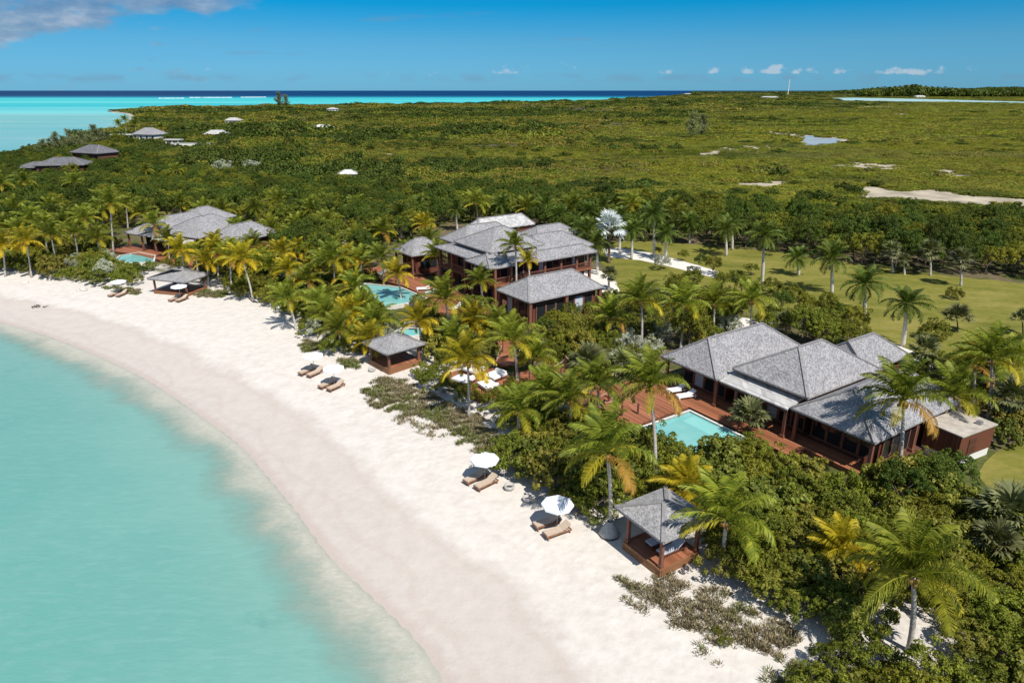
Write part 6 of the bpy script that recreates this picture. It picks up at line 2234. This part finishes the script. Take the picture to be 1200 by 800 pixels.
LIMIT = {'shrub': 290, 'seagrape': 200, 'bright': 120, 'silver': 80, 'tree': 230, 'greentree': 230}
GROUPS = {'shrub': ('green_shrub', 'shrub'), 'seagrape': ('sea_grape_bush', 'bush'), 'bright': ('yellow_green_shrub', 'shrub'), 'silver': ('silver_shrub', 'shrub'),
          'tree': ('dark_tree', 'tree'), 'greentree': ('green_tree', 'tree')}
LOOK = {'shrub': 'green small-leaved shrub', 'seagrape': 'sea grape bush with round leaves', 'bright': 'yellow-green shrub', 'silver': 'silver-grey shrub',
        'tree': 'dark broad-crowned tree', 'greentree': 'mid-green bushy tree'}
MARKS = [((770, 640), 'by the near gazebo'), ((715, 590), 'behind the grey stone cover palm'), ((640, 560), 'above the second lounger pair'), ((1065, 740), 'round the nearest big coconut palm'),
         ((900, 720), 'behind the lower dune grass'), ((900, 640), 'in the thicket right of the near gazebo'), ((1000, 600), 'in the thicket below the near villa'), ((1150, 700), 'at the lower right picture edge'),
         ((1120, 590), 'below the service block'), ((1180, 505), 'right of the service block'), ((820, 560), 'below the near pool'), ((730, 520), 'left of the near pool'), ((940, 560), 'before the near villa veranda'),
         ((600, 490), 'below the lounge terrace'), ((520, 430), 'between middle gazebo and lounge terrace'), ((460, 420), 'round the middle gazebo'), ((400, 390), 'left of the middle gazebo'), ((640, 460), 'below the bent boardwalk'),
         ((690, 430), 'beside the bent boardwalk'), ((660, 390), 'in front of the guest pavilion'), ((760, 400), 'between guest pavilion and near villa'), ((850, 380), 'behind the near villa ridge'), ((970, 395), 'behind the near villa middle roof'),
         ((840, 325), 'beside the gravel drive'), ((920, 365), 'on the near side of the lawn'), ((1090, 430), 'at the lawn behind the near villa'), ((540, 365), 'below the two-storey villa'), ((450, 350), 'beside the middle pool'),
         ((340, 340), 'round the golden palms'), ((290, 345), 'by the leaning beach palm'), ((200, 310), 'by the farthest gazebo'), ((140, 325), 'below the small left pool'), ((60, 315), 'along the left beach edge'),
         ((10, 315), 'at the left picture edge by the beach'), ((90, 275), 'among palms left of the left villa'), ((280, 260), 'behind the left villa'), ((400, 280), 'in the wood between the left and two-storey villas'), ((580, 255), 'behind the two-storey villa'),
         ((700, 258), 'behind the silvery fan palm'), ((800, 272), 'at the wood edge behind the drive'), ((900, 282), 'at the wood edge behind the tall royal palm'), ((1010, 296), 'at the wood edge left of the fan palm row'), ((1100, 308), 'at the wood edge behind the fan palm row'),
         ((1190, 320), 'at the wood edge far right of the lawn'), ((180, 255), 'behind the left villa roof'), ((20, 265), 'in the wood at the left picture edge'), ((475, 275), 'round the garden pavilion'), ((280, 205), 'in the far scrub above the left villa')]
by_kind = {}
for tr in TREES:
    by_kind.setdefault(tr[0], []).append(tr)
WOOD_REST = []
labelled = {}
for k, lst in by_kind.items():
    lst.sort(key=px_size, reverse=True)
    WOOD_REST += [t for t in lst[LIMIT[k]:]]
    for i, (kk, x, y, s) in enumerate(lst[:LIMIT[k]]):
        rs = random.Random(i * 13 + len(k))
        me, tr = PROTO[k][rs.randrange(len(PROTO[k]))]
        z = gz(x, y)
        name, cat = GROUPS[k]
        ppx, ppy = proj(x, y, z + DIM[k][1] * s * .5)
        m = min(MARKS, key=lambda q: (q[0][0] - ppx) ** 2 + ((q[0][1] - ppy) * 1.6) ** 2)
        rot = rs.uniform(0, 6.28)
        sz = (s * rs.uniform(.85, 1.15), s * rs.uniform(.85, 1.15), s * rs.uniform(.88, 1.3))
        if k in ('tree', 'greentree'):
            o = thing(name, None, cat, (x, y, z), rot)
            o.scale = sz
            link('trunk', tr, o)
            link('crown', me, o)
        else:
            o = link(name, me, None, (x, y, z), rot)
            o.scale = sz
            if px_size((kk, x, y, s)) > 26:
                link('stem', tr, o)
        o['category'] = cat
        labelled.setdefault((k, m[1]), []).append((ppx, s, o))
ORD = ['leftmost', 'second from left', 'third from left', 'fourth from left', 'fifth from left', 'sixth from left', 'seventh from left']
for (k, where), lst in labelled.items():
    lst.sort(key=lambda q: q[0])
    n = len(lst)
    grp = LOOK[k].replace('shrub', 'shrubs').replace('bush with', 'bushes with').replace('tree', 'trees') + ' ' + where
    for i, (px_, s, o) in enumerate(lst):
        o['group'] = grp
        if n == 1:
            o['label'] = 'the one %s %s' % (LOOK[k], where)
        elif n <= 7:
            o['label'] = '%s %s, %s' % (LOOK[k], where, ORD[i] if i < n - 1 else 'rightmost')
        else:
            o['label'] = '%s %s' % (LOOK[k], where)

# ------------------------------------------------------------------ wood and scrub read as masses: geometry nodes on points
HID = bpy.data.collections.new('plant_sources')       # never linked to the scene


def source(name, me):
    o = bpy.data.objects.new(name, me)
    HID.objects.link(o)
    return o


def scrub_mesh(seed, mat, n=34, per=16, leaf=.42, rx=1.6, rz=.8, flat=.5):
    V, F = foliage(seed, rx, rz, n, per, leaf, .55, zc=rz * .6, low=-.2, aspect=.7, up=.6, flat=flat)
    return mesh_np('scrub_leaves', V, F, M[mat])


SRC = {
    'wood': [source('wood_source', PROTO['tree'][i][0]) for i in range(3)] + [source('wood_source', PROTO['greentree'][i][0]) for i in range(3)],
    'scrub': [source('scrub_source', scrub_mesh(400 + k, 'leaf_scrub')) for k in range(4)] + [source('thorn_source', scrub_mesh(440 + k, 'leaf_thorn', 40, 18, .40, 1.7, 1.1)) for k in range(2)] + [source('dry_source', scrub_mesh(450, 'leaf_dry', 26, 10, .34))],
    'plain': [source('plain_source', scrub_mesh(410 + k, 'leaf_plain', 34, 16, .34, 1.8, .55, 1.6)) for k in range(4)],
    'farscrub': [source('far_scrub_source', scrub_mesh(420 + k, 'leaf_scrub', 26, 8, .55, 1.7, .62)) for k in range(4)] + [source('far_thorn_source', scrub_mesh(445 + k, 'leaf_thorn', 26, 9, .55, 1.7, .8)) for k in range(2)] + [source('far_dry_source', scrub_mesh(455, 'leaf_dry', 22, 7, .5, 1.7, .5))],
    'ridge': [source('ridge_source', scrub_mesh(460 + k, 'leaf_thorn', 26, 8, .55, 1.7, .62)) for k in range(3)],
    'farplain': [source('far_plain_source', scrub_mesh(430 + k, 'leaf_plain', 28, 9, .5, 1.8, .5, 1.6)) for k in range(3)],
}


def mass(name, pts, scales, sources, seed=0, pick=None):
    me = bpy.data.meshes.new(name)
    me.vertices.add(len(pts))
    me.vertices.foreach_set('co', np.asarray(pts, np.float32).ravel())
    rs = np.random.RandomState(seed)
    a = me.attributes.new('size', 'FLOAT_VECTOR', 'POINT')
    sc = np.asarray(scales, np.float32)
    if sc.ndim == 1:
        sc = np.stack([sc * rs.uniform(.85, 1.2, len(sc)), sc * rs.uniform(.85, 1.2, len(sc)), sc * rs.uniform(.75, 1.2, len(sc))], -1)
    a.data.foreach_set('vector', sc.astype(np.float32).ravel())
    a = me.attributes.new('turn', 'FLOAT_VECTOR', 'POINT')
    tv = np.zeros((len(pts), 3), np.float32)
    tv[:, 2] = rs.uniform(0, 6.283, len(pts))
    a.data.foreach_set('vector', tv.ravel())
    a = me.attributes.new('pick', 'INT', 'POINT')
    pk = rs.randint(0, len(sources), len(pts)) if pick is None else pick
    a.data.foreach_set('value', np.asarray(pk, np.int32))
    me.update()
    o = link(name, me)
    o['kind'] = 'stuff'
    ng = bpy.data.node_groups.new(name, 'GeometryNodeTree')
    ng.interface.new_socket('Geometry', in_out='INPUT', socket_type='NodeSocketGeometry')
    ng.interface.new_socket('Geometry', in_out='OUTPUT', socket_type='NodeSocketGeometry')
    N, L = ng.nodes, ng.links
    gi, go = N.new('NodeGroupInput'), N.new('NodeGroupOutput')
    mp = N.new('GeometryNodeMeshToPoints')
    L.new(gi.outputs[0], mp.inputs[0])
    g2i = N.new('GeometryNodeGeometryToInstance')
    for s in reversed(sources):
        oi = N.new('GeometryNodeObjectInfo')
        oi.inputs['Object'].default_value = s
        L.new(oi.outputs['Geometry'], g2i.inputs[0])
    ip = N.new('GeometryNodeInstanceOnPoints')
    L.new(mp.outputs[0], ip.inputs['Points'])
    L.new(g2i.outputs[0], ip.inputs['Instance'])
    ip.inputs['Pick Instance'].default_value = True

    def attr(nm, ty):
        n = N.new('GeometryNodeInputNamedAttribute')
        n.data_type = ty
        n.inputs['Name'].default_value = nm
        return n.outputs[0]
    L.new(attr('pick', 'INT'), ip.inputs['Instance Index'])
    L.new(attr('size', 'FLOAT_VECTOR'), ip.inputs['Scale'])
    e2r = N.new('FunctionNodeEulerToRotation')
    L.new(attr('turn', 'FLOAT_VECTOR'), e2r.inputs[0])
    L.new(e2r.outputs[0], ip.inputs['Rotation'])
    L.new(ip.outputs[0], go.inputs[0])
    md = o.modifiers.new('spread', 'NODES')
    md.node_group = ng
    return o


def cloud(n, y0, y1, seed, wide=.80):
    """random ground points in the view wedge and a margin, evenly per area"""
    rs = np.random.RandomState(seed)
    y = np.sqrt(rs.uniform(y0 ** 2, y1 ** 2, n))
    x = rs.uniform(-1, 1, n) * (y * wide + 25)
    return x, y


def bare(x, y):
    r = np.zeros(len(x), bool)
    for p in flat_polys + [pond, LAGOON]:
        r |= inside(p, x, y)
    for p in FOOT:
        r |= inside(p, x, y)
    for p in LAWN + PATHS:
        r |= inside(p, x, y)
    return r


# line between the wood and the open scrub
EDGE = G([(-300, 196), (0, 190), (60, 187), (110, 178), (160, 180), (210, 200), (300, 212), (450, 228), (560, 232), (700, 240), (850, 246), (1000, 256), (1200, 268), (1500, 282)])
ex = np.array([p[0] for p in EDGE])
ey = np.array([p[1] for p in EDGE])


def vnoise(x, y, s, seed):
    r = np.random.RandomState(seed)
    v = np.zeros(len(x))
    for k in range(7):
        a = r.uniform(0, 6.28)
        f = (1.0 + .7 * k) / s
        v += np.sin((x * math.cos(a) + y * math.sin(a)) * f + r.uniform(0, 6.28)) / (1 + .35 * k)
    return v / 3


wx, wy = cloud(24000, 118, 345, 5)
sdw = signed(wx, wy)
lim = np.interp(wx, ex, ey) + 7 * vnoise(wx, wy, 18, 3)
ppx = np.array([proj(a, b, 1.4) for a, b in zip(wx, wy)])
belt_np = np.array(belt)
inbelt = inside(belt, ppx[:, 0], ppx[:, 1])
ok = (wy < lim) & (sdw > 10) & ~bare(wx, wy) & ~inbelt & (wy > np.interp(ppx[:, 0], [0, 300, 450, 700, 1200], [168, 168, 160, 160, 128]))
wp, wsz = [], []
taken = {}
for a, b in zip(wx[ok], wy[ok]):
    c = (int(a // 2.6), int(b // 2.6))
    if any(n in taken for n in (c,)):
        continue
    if near_any(a, b, 2.6):
        continue
    s = rng.uniform(.55, 1.0) * (1.0 if b < 215 else .8)
    if blocked(a, b, 2.9 * s, 5.2 * s):
        s *= .5
        if blocked(a, b, 2.9 * s, 5.2 * s):
            continue
    taken[c] = 1
    wp.append((a, b, 1.4))
    wsz.append(s)
for k, x, y, s in WOOD_REST:
    wp.append((x, y, 1.4))
    wsz.append(s * (.42 if k in ('shrub', 'seagrape', 'bright', 'silver') else 1))
# trees close round the far houses at left
hr = random.Random(99)
for (hx, hy, hz) in ((52, 195, 5.6), (76, 192, 6.4), (112, 178, 6.4), (176, 157, 6.5), (255, 157, 5.0)):
    q = at(hx, hy, hz)
    for k in range(34):
        a, b = q.x + hr.uniform(-17, 17), q.y + hr.uniform(-20, -6.5)
        wp.append((a, b, 1.2))
        wsz.append(hr.uniform(.62, .80 if hx < 150 else .72))
    for k in range(22):
        a, b = q.x + hr.choice((-1, 1)) * hr.uniform(11, 20), q.y + hr.uniform(-8, 10)
        wp.append((a, b, 1.2))
        wsz.append(hr.uniform(.7, 1.15))
# clumps of taller trees dotted through the scrub at left
for k in range(900):
    b = math.sqrt(hr.uniform(200 ** 2, 900 ** 2))
    a = b * hr.uniform(-.62, .02)
    if vnoise(np.array([a]), np.array([b]), 40, 66)[0] > .18 and signed(np.array([a]), np.array([b]))[0] > 12 and not bare(np.array([a]), np.array([b]))[0]:
        wp.append((a, b, 1.2))
        wsz.append(hr.uniform(.45, .95))
mass('woodland', wp, wsz, SRC['wood'], 2)

# open scrub from the wood's edge out to the far coast
def spread(y0, y1, n, seed):
    x, y = cloud(n, y0, y1, seed)
    sd_ = signed(x, y)
    lm = np.interp(x, ex, ey) + 7 * vnoise(x, y, 18, 3)
    keep = (y > lm) & (sd_ > 4 + y * .004) & (~bare(x, y) | ((np.random.RandomState(seed + 9).uniform(0, 1, len(x)) < .16) & ~inside(pond, x, y) & ~inside(LAGOON, x, y) & (y > 230)))
    return x[keep], y[keep], sd_[keep]


def plainness(x, y):
    """1 on the even green mangrove flat at right, 0 in the mixed brown scrub at left"""
    px = 600 + FPX * x / y
    t = (px - 620 - 40 * vnoise(x, y, 60, 9)) / 260 - np.clip((y - 620) / 900, -.6, .8) * .9
    t2 = np.clip(1 - abs(y - 330 - .1 * x) / 90, 0, 1) * (px > 430)       # pale green band nearer the wood
    return np.clip(np.maximum(t, t2), 0, 1)


def split_mass(y0, y1, n, seed, smin, smax, names, hz=1.0):
    x, y, sd_ = spread(y0, y1, n, seed)
    pl = plainness(x, y)
    rs = np.random.RandomState(seed + 1)
    isp = rs.uniform(0, 1, len(x)) < pl * .97
    tall = np.clip(vnoise(x, y, 26, 21) * 1.6 + .5, .15, 1.9)
    for flag, nm, src in ((False, names[0], SRC[names[2]]), (True, names[1], SRC[names[3]])):
        m = isp == flag
        base = rs.uniform(smin, smax, m.sum())
        h = base * (np.where(pl[m] > .5, .62, 1.0) * (.55 + .55 * tall[m]))
        if flag:
            h = base * (.40 + .2 * tall[m])
        sc = np.stack([base * rs.uniform(.85, 1.25, len(base)), base * rs.uniform(.85, 1.25, len(base)), h * hz], -1)
        pick = None
        if not flag:
            k = m.sum()
            grow = y0 / 300 + .6
            dark = vnoise(x[m], y[m], 34 * grow, 71) + .5 * vnoise(x[m], y[m], 9 * grow, 72) + rs.normal(size=k) * .18 > .44
            dry = vnoise(x[m] * .6, y[m], 30 * grow, 73) + .5 * vnoise(x[m], y[m], 8 * grow, 74) + rs.normal(size=k) * .2 > .66
            pick = rs.randint(0, 4, k)
            pick = np.where(dry, 6, pick)
            pick = np.where(dark, 4 + rs.randint(0, 2, k), pick)
            sc[:, 2] *= np.where(dark, 1.35, np.where(dry, .7, 1.0))
        mass(nm, np.stack([x[m], y[m], np.full(m.sum(), 1.38)], -1), sc, src, seed + 2, pick)


split_mass(150, 420, 38000, 31, .85, 1.65, ('scrub', 'mangrove_scrub', 'scrub', 'plain'))
split_mass(420, 1000, 46000, 41, 1.5, 3.0, ('far_scrub', 'far_mangrove_scrub', 'farscrub', 'farplain'), .75)
split_mass(1000, 3000, 42000, 51, 3.5, 7.5, ('distant_scrub', 'distant_mangrove_scrub', 'farscrub', 'farplain'), .36)
split_mass(3000, 9000, 16000, 61, 14, 26, ('horizon_scrub', 'horizon_mangrove_scrub', 'farscrub', 'farplain'), .16)

# dark wooded ridge on the right horizon
rs = np.random.RandomState(77)
x = rs.uniform(700, 6500, 9000)
y = rs.uniform(3300, 6400, 9000)
pxr = 600 + FPX * x / y
keep = (pxr > 985) & (pxr < 1300) | ((pxr > 800) & (pxr < 1300) & (y > 6000))
x, y = x[keep], y[keep]
hh = 12 + 20 * np.clip(vnoise(x, y, 420, 5) + .55, 0, 1.3) * np.clip((600 + FPX * x / y - 900) / 150, .1, 1)
mass('horizon_wood', np.stack([x, y, np.full(len(x), 1.3)], -1), np.stack([np.full(len(x), 17.0), np.full(len(x), 17.0), hh], -1), SRC['ridge'], 8)


# ---- feathery casuarinas
def casuarina_mesh(seed):
    rs = np.random.RandomState(seed)
    P, Nn = [], []
    for k in range(70):
        a = rs.uniform(0, 6.28)
        z = rs.uniform(.6, 7.5)
        l = (2.6 - .24 * z) * rs.uniform(.5, 1.25)
        for t in np.linspace(.15, 1, 16):
            c = np.array([l * t * math.cos(a), l * t * math.sin(a), z + 1.0 * t * l])
            for _ in range(2):
                P.append(c + rs.normal(size=3) * .22)
                Nn.append(unit(rs.normal(size=3)))
    P = np.array(P)
    Nn = np.array(Nn)
    d = np.repeat(np.array([[.3, .3, 1.0]]), len(P), 0) + rs.normal(size=P.shape) * .35
    V, F = leaf_quads(P, Nn, .75, rs, .13, np.cross(Nn, d))
    return mesh_np('casuarina_crown', V, F, M['leaf_casuarina'])


CAS = [casuarina_mesh(500 + k) for k in range(3)]
cas_tr = mesh_of(limbs(900, 7.5, .9, .13, 5), 'casuarina_wood', 'bark')
cl = [(52, 180, .9), (60, 179, 1.05), (68, 179, 1.1), (76, 177, .95), (84, 176, 1.2), (92, 175, 1.15), (98, 174, 1.0), (106, 170, 1.35), (113, 169, 1.4), (120, 168, 1.3), (127, 168, 1.0), (46, 184, .7)]
for i, (a, b, s) in enumerate(cl):
    q = at(a, b, 1.2)
    o = thing('casuarina', 'feathery grey-green casuarina in the row along the left bay shore', 'tree', (q.x, q.y, 1.2), i * 1.3, 'casuarinas along the left bay shore')
    o.scale = (s * random.Random(i).uniform(1.0, 1.5), s * 1.2, s * random.Random(i + 50).uniform(.7, 1.1))
    link('crown', CAS[i % 3], o)
    link('trunk', cas_tr, o)
    o['label'] = 'feathery casuarina on the left bay shore, ' + (['second', 'third', 'fourth', 'fifth', 'sixth', 'seventh', 'eighth', 'ninth', 'tenth', 'eleventh', 'twelfth', 'first'][i]) + ' from left in its row'
for a, b, s, w in ((811, 163, 2.0, 'dark feathery tree, left of two standing out of the scrub plain'), (822, 160, 1.7, 'dark feathery tree, right of two standing out of the scrub plain'), (328, 125.5, 3.2, 'lone feathery tree on the left skyline before the turquoise sea'), (336, 125.4, 2.6, 'second feathery tree on the left skyline, right of the lone one'),
                   (1020, 113, 5, 'far feathery tree cluster on the right skyline beyond the lagoon')):
    q = at(a, b, 1.2)
    o = thing('casuarina', w, 'tree', (q.x, q.y, 1.2), a * .7)
    o.scale = (s * 1.25, s * 1.25, s)
    link('crown', CAS[int(a) % 3], o)
    link('trunk', cas_tr, o)
